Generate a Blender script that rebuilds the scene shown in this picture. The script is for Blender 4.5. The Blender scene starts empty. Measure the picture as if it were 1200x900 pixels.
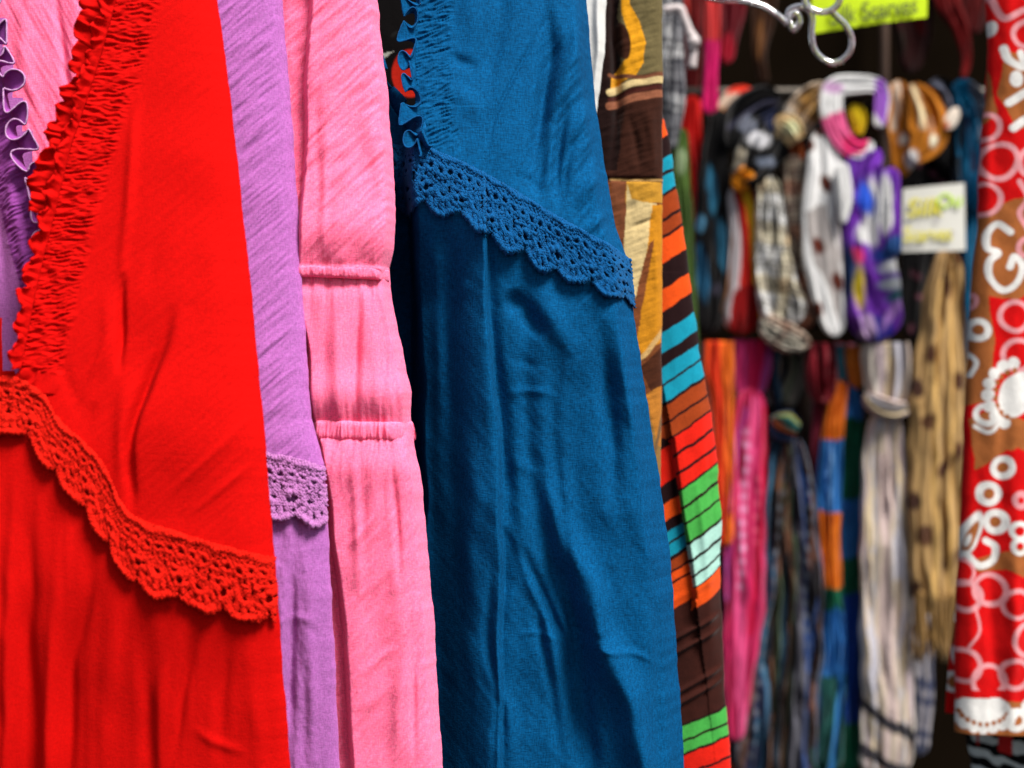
import bpy, math
import numpy as np
from mathutils import Vector

sc = bpy.context.scene
COL = sc.collection
K = 0.36            # half picture width at one metre (50 mm lens on a 36 mm sensor)
CZ = 1.35           # height of the camera above the ground

# ---------------------------------------------------------------- camera, sky, sun, exposure
cam_d = bpy.data.cameras.new("camera"); cam = bpy.data.objects.new("camera", cam_d); COL.objects.link(cam)
cam.location = (0, 0, CZ); cam.rotation_euler = (math.radians(90), 0, 0)
cam_d.lens = 50; cam_d.sensor_width = 36; cam_d.clip_start = 0.05; cam_d.clip_end = 500
cam_d.dof.use_dof = True; cam_d.dof.focus_distance = 1.19; cam_d.dof.aperture_fstop = 3.7
sc.camera = cam

SUN_EL, SUN_AZ = math.radians(55), math.radians(42)     # azimuth: to the right of straight behind the camera
w = bpy.data.worlds.new("World"); sc.world = w; w.use_nodes = True
nt = w.node_tree; nt.nodes.clear()
sky = nt.nodes.new("ShaderNodeTexSky"); sky.sky_type = 'NISHITA'; sky.sun_disc = False
sky.sun_elevation = SUN_EL; sky.sun_rotation = math.pi - SUN_AZ
sky.air_density = 1.0; sky.dust_density = 2.0
bg = nt.nodes.new("ShaderNodeBackground"); bg.inputs[1].default_value = 0.055
out = nt.nodes.new("ShaderNodeOutputWorld")
hsv = nt.nodes.new("ShaderNodeHueSaturation"); hsv.inputs["Saturation"].default_value = 0.45     # camera white balance for open shade
nt.links.new(sky.outputs[0], hsv.inputs["Color"]); nt.links.new(hsv.outputs[0], bg.inputs[0]); nt.links.new(bg.outputs[0], out.inputs[0])
sd = bpy.data.lights.new("sun", 'SUN'); sd.energy = 3.2; sd.angle = math.radians(20); sd.color = (1.0, 0.95, 0.88)
so = bpy.data.objects.new("sun", sd); COL.objects.link(so)
dirv = Vector((math.sin(SUN_AZ) * math.cos(SUN_EL), -math.cos(SUN_AZ) * math.cos(SUN_EL), math.sin(SUN_EL)))
so.rotation_euler = dirv.to_track_quat('Z', 'Y').to_euler(); so.location = (2, -3, 4)
sc.view_settings.view_transform = 'Standard'; sc.view_settings.look = 'None'
sc.view_settings.gamma = 1; sc.view_settings.exposure = 1.22
sc.render.resolution_x, sc.render.resolution_y = 1024, 768
try:
    sc.cycles.use_denoising = True
    sc.cycles.max_bounces = 8; sc.cycles.diffuse_bounces = 5; sc.cycles.transparent_max_bounces = 16
except Exception: pass

# ---------------------------------------------------------------- small maths
rng = np.random.default_rng(7)
def c(r, g, b):
    a = np.array([r, g, b], float) / 255
    return np.where(a <= 0.04045, a / 12.92, ((a + 0.055) / 1.055) ** 2.4)
def sm(a, b, x):
    t = np.clip((x - a) / (b - a), 0, 1); return t * t * (3 - 2 * t)
def _h(ix, iy, seed):
    h = (ix.astype(np.int64) * 374761393 + iy.astype(np.int64) * 668265263 + seed * 974711) & 0xffffffff
    h = ((h ^ (h >> 13)) * 1274126177) & 0xffffffff
    return (h ^ (h >> 16)) / 4294967296.0 * 2 * math.pi
def pn(x, y, seed=0):
    x = np.asarray(x, float); y = np.asarray(y, float) + np.zeros_like(x); x = x + np.zeros_like(y)
    ix = np.floor(x); iy = np.floor(y); fx = x - ix; fy = y - iy
    u = fx * fx * fx * (fx * (fx * 6 - 15) + 10); v = fy * fy * fy * (fy * (fy * 6 - 15) + 10)
    def g(a, b):
        t = _h(ix + a, iy + b, seed); return np.cos(t) * (fx - a) + np.sin(t) * (fy - b)
    n0 = g(0, 0) * (1 - u) + g(1, 0) * u; n1 = g(0, 1) * (1 - u) + g(1, 1) * u
    return (n0 * (1 - v) + n1 * v) * 1.5
def fbm(x, y, seed=0, o=4):
    s = 0; a = 1.0
    for k in range(o):
        s = s + a * pn(x * 2 ** k, y * 2 ** k, seed + 17 * k); a *= 0.5
    return s
def aniso(x, y, ang, along, across, seed=0, o=2):
    """noise streaks that run along the angle (degrees, counter-clockwise as seen in the picture)"""
    a = math.radians(ang); ca, sa = math.cos(a), -math.sin(a)
    p = x * ca + y * sa; q = -x * sa + y * ca
    return fbm(p / along, q / across, seed, o)
def ip(pts, y):
    p = np.array(pts, float); return np.interp(y, p[:, 1], p[:, 0])
def catmull(pts, n=12):
    p = np.array(pts, float); p = np.vstack([2 * p[0] - p[1], p, 2 * p[-1] - p[-2]]); o = []
    for i in range(1, len(p) - 2):
        t = np.linspace(0, 1, n, endpoint=False)[:, None]
        a, b, d, e = p[i - 1], p[i], p[i + 1], p[i + 2]
        o.append(0.5 * (2 * b + (d - a) * t + (2 * a - 5 * b + 4 * d - e) * t ** 2 + (3 * b - a - 3 * d + e) * t ** 3))
    o.append(p[-2][None]); return np.vstack(o)
def resample(pts, step):
    p = np.array(pts, float); L = np.r_[0, np.cumsum(np.linalg.norm(np.diff(p, axis=0), axis=1))]
    s = np.linspace(0, L[-1], max(2, int(L[-1] / step) + 1))
    return np.stack([np.interp(s, L, p[:, k]) for k in range(p.shape[1])], 1), s
def polydist(x, y, pts):
    """distance to a polyline, signed (positive to the right of a line running down the picture), and 0..1 along it"""
    p = np.array(pts, float); L = np.r_[0, np.cumsum(np.linalg.norm(np.diff(p, axis=0), axis=1))]
    best = np.full(x.shape, 1e9); sg = np.zeros(x.shape); tt = np.zeros(x.shape)
    for i in range(len(p) - 1):
        a = p[i]; d = p[i + 1] - a; l2 = d @ d
        t = np.clip(((x - a[0]) * d[0] + (y - a[1]) * d[1]) / l2, 0, 1)
        ex = x - a[0] - t * d[0]; ey = y - a[1] - t * d[1]; q = np.hypot(ex, ey)
        m = q < best
        best = np.where(m, q, best); sg = np.where(m, np.sign(ex * d[1] - ey * d[0]), sg)
        tt = np.where(m, (L[i] + t * math.sqrt(l2)) / L[-1], tt)
    return best * np.where(sg == 0, 1, sg), tt
def inpoly(x, y, poly):
    r = np.zeros(x.shape, bool); n = len(poly)
    for i in range(n):
        x0, y0 = poly[i]; x1, y1 = poly[(i + 1) % n]
        if y0 == y1: continue
        k = ((y0 > y) != (y1 > y)) & (x < (x1 - x0) * (y - y0) / (y1 - y0) + x0); r ^= k
    return r
def W(px, py, d):
    """point at depth d that the photograph shows at (px, py)"""
    s = K * d / 600.0
    return np.stack([(np.asarray(px, float) - 600) * s + 0 * np.asarray(py, float), 0 * np.asarray(px, float) + d, CZ - (np.asarray(py, float) - 450) * s], -1)

# ---------------------------------------------------------------- meshes and things
def thing(name, label, cat, loc, group=None):
    o = bpy.data.objects.new(name, None); COL.objects.link(o); o.location = [float(v) for v in loc]
    o.empty_display_size = 0.05
    o["label"] = label; o["category"] = cat
    if group: o["group"] = group
    return o
def mesh(name, V, F, mat, parent=None, cols=None, smooth=True):
    V = np.asarray(V, float).reshape(-1, 3); F = np.asarray(F, np.int32)
    used = np.zeros(len(V), bool); used[F.ravel()] = True
    if not used.all():
        idx = np.cumsum(used) - 1; V = V[used]; F = idx[F]; cols = None if cols is None else cols[used]
    base = np.zeros(3)
    if parent is not None:
        q = parent
        while q is not None: base = base + np.array(q.location); q = q.parent
    me = bpy.data.meshes.new(name); n = F.shape[1]
    me.vertices.add(len(V)); me.vertices.foreach_set("co", (V - base).astype(np.float32).ravel())
    me.loops.add(F.size); me.loops.foreach_set("vertex_index", F.astype(np.int32).ravel())
    me.polygons.add(len(F)); me.polygons.foreach_set("loop_start", np.arange(0, F.size, n, dtype=np.int32))
    me.polygons.foreach_set("loop_total", np.full(len(F), n, np.int32))
    me.polygons.foreach_set("use_smooth", np.full(len(F), smooth))
    me.update(calc_edges=True); me.validate()
    if cols is not None:
        a = me.color_attributes.new("Col", 'FLOAT_COLOR', 'POINT')
        rgba = np.ones((len(V), 4), np.float32); rgba[:, :3] = cols; a.data.foreach_set("color", rgba.ravel())
    if mat: me.materials.append(mat)
    o = bpy.data.objects.new(name, me); COL.objects.link(o)
    if parent is not None: o.parent = parent
    return o
def quads(nr, nc, wrap=False):
    i = np.arange(nr - 1)[:, None]; j = np.arange(nc if wrap else nc - 1)[None, :]; j2 = (j + 1) % nc
    return np.stack([i * nc + j, i * nc + j2, (i + 1) * nc + j2, (i + 1) * nc + j], -1).reshape(-1, 4)
def join(parts):
    V = []; F = []; C = []; k = 0
    for p in parts:
        V.append(p[0]); F.append(np.asarray(p[1]) + k); k += len(p[0])
        if len(p) > 2 and p[2] is not None: C.append(p[2])
    return np.vstack(V), np.vstack(F), (np.vstack(C) if C else None)
def frames(P):
    T = np.gradient(P, axis=0); T /= np.linalg.norm(T, axis=1)[:, None] + 1e-12
    up = np.array([0, 1.0, 0]); A = np.cross(T, up); n = np.linalg.norm(A, axis=1)[:, None]
    A = np.where(n < 1e-3, np.array([1.0, 0, 0]), A / (n + 1e-12)); B = np.cross(A, T)
    return T, A, B
def tube(P, r, m=8, caps=True):
    P = np.asarray(P, float); r = np.broadcast_to(np.asarray(r, float), (len(P),)).copy()
    T, A, B = frames(P); th = np.arange(m) / m * 2 * math.pi
    if caps:
        P = np.vstack([P[:1], P, P[-1:]]); r = np.r_[r[0] * .02, r, r[-1] * .02]; A = np.vstack([A[:1], A, A[-1:]]); B = np.vstack([B[:1], B, B[-1:]])
    V = (P[:, None] + r[:, None, None] * (np.cos(th)[None, :, None] * A[:, None] + np.sin(th)[None, :, None] * B[:, None])).reshape(-1, 3)
    return V, quads(len(P), m, True)
def box(c0, c1):
    (x0, y0, z0), (x1, y1, z1) = c0, c1
    V = np.array([[x, y, z] for z in (z0, z1) for y in (y0, y1) for x in (x0, x1)], float)
    return V, np.array([[0, 2, 3, 1], [4, 5, 7, 6], [0, 1, 5, 4], [2, 6, 7, 3], [0, 4, 6, 2], [1, 3, 7, 5]])

# ---------------------------------------------------------------- materials
def fabric(name, rgb=None, sheen=0.25, tint=None, heather=0.18, bump=0.35, thread=900, rough=0.9, slub=0.0, slub_col=None, sss=0, alb=.70):
    m = bpy.data.materials.new(name); m.use_nodes = True; t = m.node_tree; N = t.nodes; L = t.links
    b = N["Principled BSDF"]; b.inputs["Roughness"].default_value = rough
    b.inputs["Specular IOR Level"].default_value = 0.06
    b.inputs["Sheen Weight"].default_value = sheen; b.inputs["Sheen Roughness"].default_value = 0.45
    tc = N.new("ShaderNodeTexCoord")
    def noise(scale, detail=2):
        mp = N.new("ShaderNodeMapping"); mp.inputs["Scale"].default_value = scale; L.new(tc.outputs["Object"], mp.inputs["Vector"])
        n = N.new("ShaderNodeTexNoise"); n.inputs["Scale"].default_value = 1; n.inputs["Detail"].default_value = detail
        L.new(mp.outputs[0], n.inputs["Vector"]); return n
    warp = noise((thread * 1.2, thread * .5, thread * .22), 3); weft = noise((thread * .22, thread * .5, thread * 1.2), 3)
    add = N.new("ShaderNodeMath"); add.operation = 'ADD'; L.new(warp.outputs[0], add.inputs[0]); L.new(weft.outputs[0], add.inputs[1])
    if rgb is None:
        src = N.new("ShaderNodeVertexColor"); src.layer_name = "Col"; csock = src.outputs[0]
        tint = tint if tint is not None else (1, 1, 1)
    else:
        src = N.new("ShaderNodeRGB"); src.outputs[0].default_value = (*rgb, 1); csock = src.outputs[0]
        tint = tint if tint is not None else tuple(np.clip(np.array(rgb) * .6 + .4, 0, 1))
    b.inputs["Sheen Tint"].default_value = (*tint, 1)
    mr = N.new("ShaderNodeMapRange"); mr.inputs["From Min"].default_value = 0.7; mr.inputs["From Max"].default_value = 1.3
    mr.inputs["To Min"].default_value = alb * (1 - heather); mr.inputs["To Max"].default_value = alb * (1 + heather)
    L.new(add.outputs[0], mr.inputs["Value"])
    mul = N.new("ShaderNodeVectorMath"); mul.operation = 'SCALE'; L.new(csock, mul.inputs[0]); L.new(mr.outputs[0], mul.inputs["Scale"])
    last = mul.outputs[0]
    if slub > 0:     # paler yarns scattered through the cloth
        sn = noise((700, 500, 600), 4); rp = N.new("ShaderNodeMapRange"); rp.inputs["From Min"].default_value = .48; rp.inputs["From Max"].default_value = .72
        rp.inputs["To Max"].default_value = slub; L.new(sn.outputs[0], rp.inputs["Value"])
        mx = N.new("ShaderNodeMix"); mx.data_type = 'RGBA'; L.new(rp.outputs[0], mx.inputs["Factor"]); L.new(last, mx.inputs["A"])
        mx.inputs["B"].default_value = (*(np.array(slub_col if slub_col is not None else (1, 1, 1)) * alb), 1); last = mx.outputs["Result"]
    L.new(last, b.inputs["Base Color"])
    fine = noise((thread * .35, thread * .35, thread * .35), 3)
    ad2 = N.new("ShaderNodeMath"); ad2.operation = 'MULTIPLY_ADD'; L.new(fine.outputs[0], ad2.inputs[0]); ad2.inputs[1].default_value = .5; L.new(add.outputs[0], ad2.inputs[2])
    bp = N.new("ShaderNodeBump"); bp.inputs["Strength"].default_value = bump; bp.inputs["Distance"].default_value = 0.0006
    L.new(ad2.outputs[0], bp.inputs["Height"]); L.new(bp.outputs[0], b.inputs["Normal"])
    if sss > 0:      # light that strays through the fluffy cloth
        b.inputs["Subsurface Weight"].default_value = sss; b.inputs["Subsurface Radius"].default_value = (1.0, .30, .42); b.inputs["Subsurface Scale"].default_value = .007
    return m
def plain(name, rgb, rough=0.5, metal=0, spec=0.4, noise_amt=0.15, scale=30, transmission=0):
    m = bpy.data.materials.new(name); m.use_nodes = True; t = m.node_tree; N = t.nodes; L = t.links; b = N["Principled BSDF"]
    b.inputs["Roughness"].default_value = rough; b.inputs["Metallic"].default_value = metal; b.inputs["Specular IOR Level"].default_value = spec
    b.inputs["Transmission Weight"].default_value = transmission
    tc = N.new("ShaderNodeTexCoord"); n = N.new("ShaderNodeTexNoise"); n.inputs["Scale"].default_value = scale; n.inputs["Detail"].default_value = 6
    L.new(tc.outputs["Object"], n.inputs["Vector"])
    mr = N.new("ShaderNodeMapRange"); mr.inputs["To Min"].default_value = 1 - noise_amt; mr.inputs["To Max"].default_value = 1 + noise_amt; L.new(n.outputs[0], mr.inputs["Value"])
    s = N.new("ShaderNodeVectorMath"); s.operation = 'SCALE'; s.inputs[0].default_value = rgb; L.new(mr.outputs[0], s.inputs["Scale"]); L.new(s.outputs[0], b.inputs["Base Color"])
    return m

RED = (0.72, 0.003, 0.002); PURPLE = (0.50, 0.15, 0.51); PINK = (0.93, 0.155, 0.305); BLUE = (0.0003, 0.082, 0.232)
M_red = fabric("red_cotton", RED, sheen=.0, heather=.13, bump=.45, thread=1100, tint=(1, .05, .03))
M_redlace = fabric("red_lace_yarn", (0.80, 0.012, 0.005), sheen=.12, heather=.25, bump=.6, thread=1500, tint=(1, .1, .05))
M_purple = fabric("purple_cotton", PURPLE, sheen=.25, heather=.25, bump=.4, thread=1100, slub=.15, slub_col=(.72, .36, .78))
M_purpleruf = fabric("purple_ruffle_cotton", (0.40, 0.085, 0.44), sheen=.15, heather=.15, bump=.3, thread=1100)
M_purplelace = fabric("purple_lace_yarn", (0.54, 0.20, 0.52), sheen=.3, heather=.25, bump=.6, thread=1500)
M_purpleedge = fabric("purple_edge_stitch", (0.72, 0.40, 0.74), sheen=.3, heather=.2, bump=.5, thread=1500)
M_pink = fabric("pink_cotton", PINK, sss=.4, alb=1.0, tint=(1, .5, .65), sheen=.16, heather=.24, bump=.5, thread=1000, slub=.26, slub_col=(.95, .36, .48))
M_blue = fabric("blue_linen", BLUE, sheen=.0, heather=.40, bump=.55, thread=800, slub=.14, slub_col=(.01, .2, .47), tint=(.2, .5, .8))
M_bluelace = fabric("blue_lace_yarn", (0.004, 0.10, 0.30), sheen=.18, heather=.35, bump=.7, thread=1400, tint=(.2, .5, .9))
M_print = fabric("printed_cotton", None, sheen=.1, heather=.12, bump=.4, thread=900)
M_scarf = fabric("scarf_cloth", None, sheen=.15, heather=.12, bump=.5, thread=500)
M_white = fabric("white_cotton", (.82, .82, .80), sheen=.1, heather=.05)
M_black = fabric("black_jersey", None, sheen=.03, heather=.1, tint=(.3, .3, .3))

# ---------------------------------------------------------------- garments
class Garment:
    """a hanging garment: flattened tube, its front modelled fold by fold (positions in photo pixels, folds in millimetres)"""
    def __init__(s, d, T, L, R, y0, y1, folds=(), extra=None, n=6, vis=None, step=1.15, edge_noise=1.5, seed=0, fs=1.5, Tb=None, hang=None):
        s.d, s.T, s.L, s.R, s.y0, s.y1, s.folds, s.extra, s.n, s.step, s.seed = d, T, L, R, y0, y1, folds, extra, n, step, seed
        s.fs = fs; s.hang = hang; s.Tb = T * .7 if Tb is None else Tb; s.vis = vis; s.en = edge_noise; s.dr = d - T; s.mm = K * s.dr / 600 * 1000   # mm per photo pixel
    def edges(s, py):
        l, r = ip(s.L, py), ip(s.R, py)
        if s.en: r = r + s.en * fbm(py / 45.0, 0 * py + .3, s.seed + 5, 3); r = r + .35 * pn(py / 9.0, 0 * py + 2.2, s.seed + 7) + .25 * s.en * pn(py / 17.0, 0 * py + 4.2, s.seed + 8); l = l + s.en * fbm(py / 60.0, 0 * py + 9.3, s.seed + 6, 2)
        return l, r
    def F(s, px, py):
        f = np.zeros(px.shape)
        for fo in s.folds:
            pts, amp, sig = fo[0], fo[1], fo[2]; mode = fo[3] if len(fo) > 3 else 'g'; ext = fo[4] if len(fo) > 4 else sig * 6
            a = np.array(pts, float); pad = 4 * sig + (ext * 3 if mode != 'g' else 0)
            m = (px > a[:, 0].min() - pad) & (px < a[:, 0].max() + pad) & (py > a[:, 1].min() - pad) & (py < a[:, 1].max() + pad)
            if not m.any(): continue
            X, Y = px[m], py[m]
            X2 = X + sig * .6 * fbm(X / 110, Y / 110, 91 + int(abs(a[0, 0])), 2)
            dd, t = polydist(X2, Y, catmull(a, 5) if len(a) > 2 else a)
            tap = np.sin(np.clip(t, 0.001, .999) * math.pi) ** 1.1
            if len(fo) > 5 and fo[5] == 'open': tap = np.ones_like(t)
            if mode == 'g': v = np.exp(-(dd / sig) ** 2)
            elif mode == 'R': v = sm(-sig, sig, dd) * np.exp(-np.clip(dd, 0, None) / ext)      # cloth right of the line stands proud
            else: v = sm(-sig, sig, -dd) * np.exp(-np.clip(-dd, 0, None) / ext)                # cloth left of it
            f[m] += s.fs * amp * tap * v
        if s.extra: f += s.extra(px, py)
        return f
    def sway(s, py):      # the bodice leans back to the hanger, the skirt falls inwards below the bust
        if s.hang is None: return 0 * py
        a = np.array(s.hang, float); k = np.linspace(-24, 24, 9); return np.mean([np.interp(py + q, a[:, 0], a[:, 1]) for q in k], 0) / 1000
    def depth(s, px, py):
        l, r = s.edges(py); mid = (l + r) / 2; hw = (r - l) / 2
        u = np.clip((px - mid) / hw, -1, 1); prof = np.sqrt(np.clip(1 - np.abs(u) ** s.n, 0, 1))
        return s.sway(py) + s.d - s.T * prof - s.F(px, py) / 1000 * sm(0, .12, 1 - np.abs(u))
    def pos(s, px, py, y=None):
        y = s.depth(px, py) if y is None else y
        q = K * (s.dr + s.sway(np.asarray(py, float))) / 600
        return np.stack([(px - 600) * q, y, CZ - (py - 450) * q], -1)
    def ucols(s, coarse=22):
        m = (s.y0 + s.y1) / 2; l, r = ip(s.L, m), ip(s.R, m); a, b = s.vis if s.vis else (l, r)
        mid, hw = (l + r) / 2, (r - l) / 2; ua, ub = np.clip((np.array([a, b]) - mid) / hw, -1, 1)
        st = s.step / hw; ends = 1 - np.linspace(0, 1, 10) ** 2 * .02
        u = np.concatenate([np.arange(ua, ub, st), np.arange(-1, 1, coarse / hw), ends, -ends])
        u = np.unique(np.round(u, 5)); keep = [u[0]]
        for v in u[1:]:
            if v - keep[-1] > .0008: keep.append(v)
        keep[-1] = 1.0
        return np.array(keep)
    def grid(s, y0=None, y1=None, step=None):
        u = s.ucols(); rows = np.arange(s.y0 if y0 is None else y0, (s.y1 if y1 is None else y1) + .01, step or s.step)
        l, r = s.edges(rows); mid = ((l + r) / 2)[:, None]; hw = ((r - l) / 2)[:, None]
        px = mid + hw * u[None]; py = rows[:, None] + 0 * px
        return px, py
    def build(s, parent, mat, split=None, vcut=None, paint=None, back=True, name="body", back_paint=None):
        px, py = s.grid(); nr, nc = px.shape; V = s.pos(px.ravel(), py.ravel())
        F = quads(nr, nc); cx = px.ravel()[F].mean(1); cy = py.ravel()[F].mean(1)
        keep = np.ones(len(F), bool)
        if vcut is not None: keep &= ~inpoly(cx, cy, vcut)
        cols = paint(px.ravel(), py.ravel()) if paint else None
        out = {}
        if split is None: out[name] = mesh(name, V, F[keep], mat, parent, cols)
        else:
            tag = split(cx, cy)
            for k, (nm, mt) in enumerate(mat):
                q = keep & (tag == k)
                if q.any(): out[nm] = mesh(nm, V, F[q], mt, parent, cols)
        if back:
            u = np.cos(np.linspace(math.pi, 0, 60)); rows = np.arange(s.y0, s.y1 + 1, 8.0)
            l, r = s.edges(rows); bx = ((l + r) / 2)[:, None] + ((r - l) / 2)[:, None] * u[None]; by = rows[:, None] + 0 * bx
            prof = np.sqrt(np.clip(1 - np.abs(u) ** s.n, 0, 1))[None] + 0 * bx
            yy = s.sway(by) + s.d + s.Tb * prof + .004 * prof * fbm(bx / 60, by / 200, 3, 3)
            Vb = s.pos(bx.ravel(), by.ravel(), yy.ravel()); Fb = quads(*bx.shape)[:, ::-1]
            if vcut is not None: Fb = Fb[~inpoly(bx.ravel()[Fb].mean(1), by.ravel()[Fb].mean(1), vcut)]
            mt = mat if split is None else mat[0][1]
            cb = back_paint(bx.ravel(), by.ravel()) if back_paint else (paint(bx.ravel(), by.ravel()) if paint else None)
            out["back_panel"] = mesh("back_panel", Vb, Fb, mt, parent, cb)
        return out

def lace(g, top, bot, mat, parent, period=30.0, seed=0, lift=2.0, width=44.0, phase=0.0, s_step=.42):
    """crocheted trim: braid, eyelets, shells and a scalloped lower edge, with real holes"""
    t0, s0 = resample(catmull(top, 10), .5); mm = g.mm
    b0, _ = resample(catmull(bot, 10), .5); b0 = np.stack([np.interp(np.linspace(0, 1, len(t0)), np.linspace(0, 1, len(b0)), b0[:, k]) for k in (0, 1)], 1)
    smm = s0 * mm; ns = int(smm[-1] / s_step); nt_ = int(width * 1.28 / s_step)
    S = np.linspace(0, smm[-1], ns); Tm = np.linspace(0, width * 1.28, nt_)
    S2, T2 = np.meshgrid(S, Tm)                     # rows: across, columns: along
    S2 = S2 + 2.6 * pn(S2 / 13, T2 / 13, seed + 3) + .5 * pn(S2 / 3, T2 / 3, seed + 8); T2w = T2 + 2.4 * pn(S2 / 14, T2 / 14, seed + 4)
    fr = np.clip(S2 / smm[-1], 0, 1) * (len(t0) - 1); kk = np.arange(len(t0))
    tx, ty = np.interp(fr, kk, t0[:, 0]), np.interp(fr, kk, t0[:, 1]); bx, by = np.interp(fr, kk, b0[:, 0]), np.interp(fr, kk, b0[:, 1])
    q = T2 / width; px = tx + (bx - tx) * q; py = ty + (by - ty) * q
    a = S2 + phase; t = T2w * 44 / width
    cell = lambda p, off=0: (a + off) / p - np.floor((a + off) / p) - .5     # -.5 .. .5
    h = np.zeros_like(a); hole = np.zeros(a.shape, bool)
    # braid at the top edge
    br = np.exp(-((t - 2.2) / 1.9) ** 2); h += br * (1.7 + .7 * np.cos(2 * math.pi * (a / 2.6 + np.abs(t - 2.2) / 3)))
    # small ladder holes
    e = np.hypot(cell(4.2) * 4.2 / 1.25, (t - 6.2) / 1.0); hole |= e < .72; h += .8 * np.exp(-((e - 1.5) / .5) ** 2)
    # bold eyelets, two staggered rows
    e = np.hypot(cell(8.4) * 8.4 / 2.7, (t - 10.6) / 1.9); hole |= e < .76 + .2 * pn(a / 20, t / 20, seed + 51); h += 1.3 * np.exp(-((e - 1.35) / .35) ** 2)
    e = np.hypot(cell(8.4, 4.2) * 8.4 / 1.7, (t - 15.6) / 1.5); hole |= e < .70 + .25 * pn(a / 15, t / 15, seed + 52); h += 1.0 * np.exp(-((e - 1.5) / .45) ** 2)
    # shells
    c1 = cell(period) * period; r = np.hypot(c1, (t - 20) * .92); th = np.arctan2((t - 20) * .92, c1)
    inside = (t > 17.5)
    h += inside * (np.exp(-((r - 15.2) / 1.7) ** 2) * (1.7 + .5 * np.cos(th * 20)) + np.exp(-((r - 7.6) / 1.8) ** 2) * 1.8 + .9 * np.exp(-(r / 2.6) ** 2))
    fan = (np.cos(th * 13) > .45) & (np.abs(r - 11.4) < 1.4) & inside & (th > -.15) & (th < math.pi + .15)
    h += inside * np.exp(-((r - 11.4) / 2.2) ** 2) * (.9 - 1.0 * np.cos(th * 13)); hole |= fan & (pn(a / 4, t / 4, seed + 40) > -.1)
    hole |= inside & (np.abs(r - 4.8) < .95) & (np.cos(th * 3 + .5) > .2)
    c2 = cell(period, period / 2) * period
    e = np.hypot(c2 / 2.9, (t - 24.5) / 2.5); hole |= (e < .72); h += 1.3 * np.exp(-((e - 1.35) / .4) ** 2)
    e = np.hypot(c2 / 1.4, (t - 30.5) / 1.4); hole |= (e < .85)
    # scalloped edge
    edge = 20 + np.sqrt(np.clip(17.6 ** 2 - c1 ** 2, 0, None)) / .92 + .8 * np.cos(c1 * 2 * math.pi / 4.4) + .7 * pn(a / 5, 0 * a, seed + 21)
    edge = 36 + (np.maximum(edge, 29.5) - 36) * .72 + 1.2 * pn(a / 13, 0 * a, seed + 22)
    h += 1.4 * np.exp(-((t - edge + 1.4) / 1.3) ** 2)
    gone = t > edge
    # yarn
    h += .34 * np.cos(2 * math.pi * (a * .55 + t * .42)) + .34 * np.cos(2 * math.pi * (a * .5 - t * .45)) + .5 * fbm(a / 1.6, t / 1.6, seed + 60, 2)
    h = h * (1.0 + .5 * pn(a / 12, t / 12, seed + 90))
    curl = lift + 2.2 * sm(14, 46, t) * (1 + .6 * pn(a / 18, t * 0, seed + 77))
    y = g.depth(px.ravel(), py.ravel()) - (curl + h).ravel() / 1000
    V = g.pos(px.ravel(), py.ravel(), y); F = quads(*a.shape)
    bad = (hole | gone).ravel(); F = F[bad[F].sum(1) < 2]
    o = mesh("lace_band", V, F, mat, parent)
    so = o.modifiers.new("thickness", 'SOLIDIFY'); so.thickness = .0012; so.offset = -1
    return o

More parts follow.
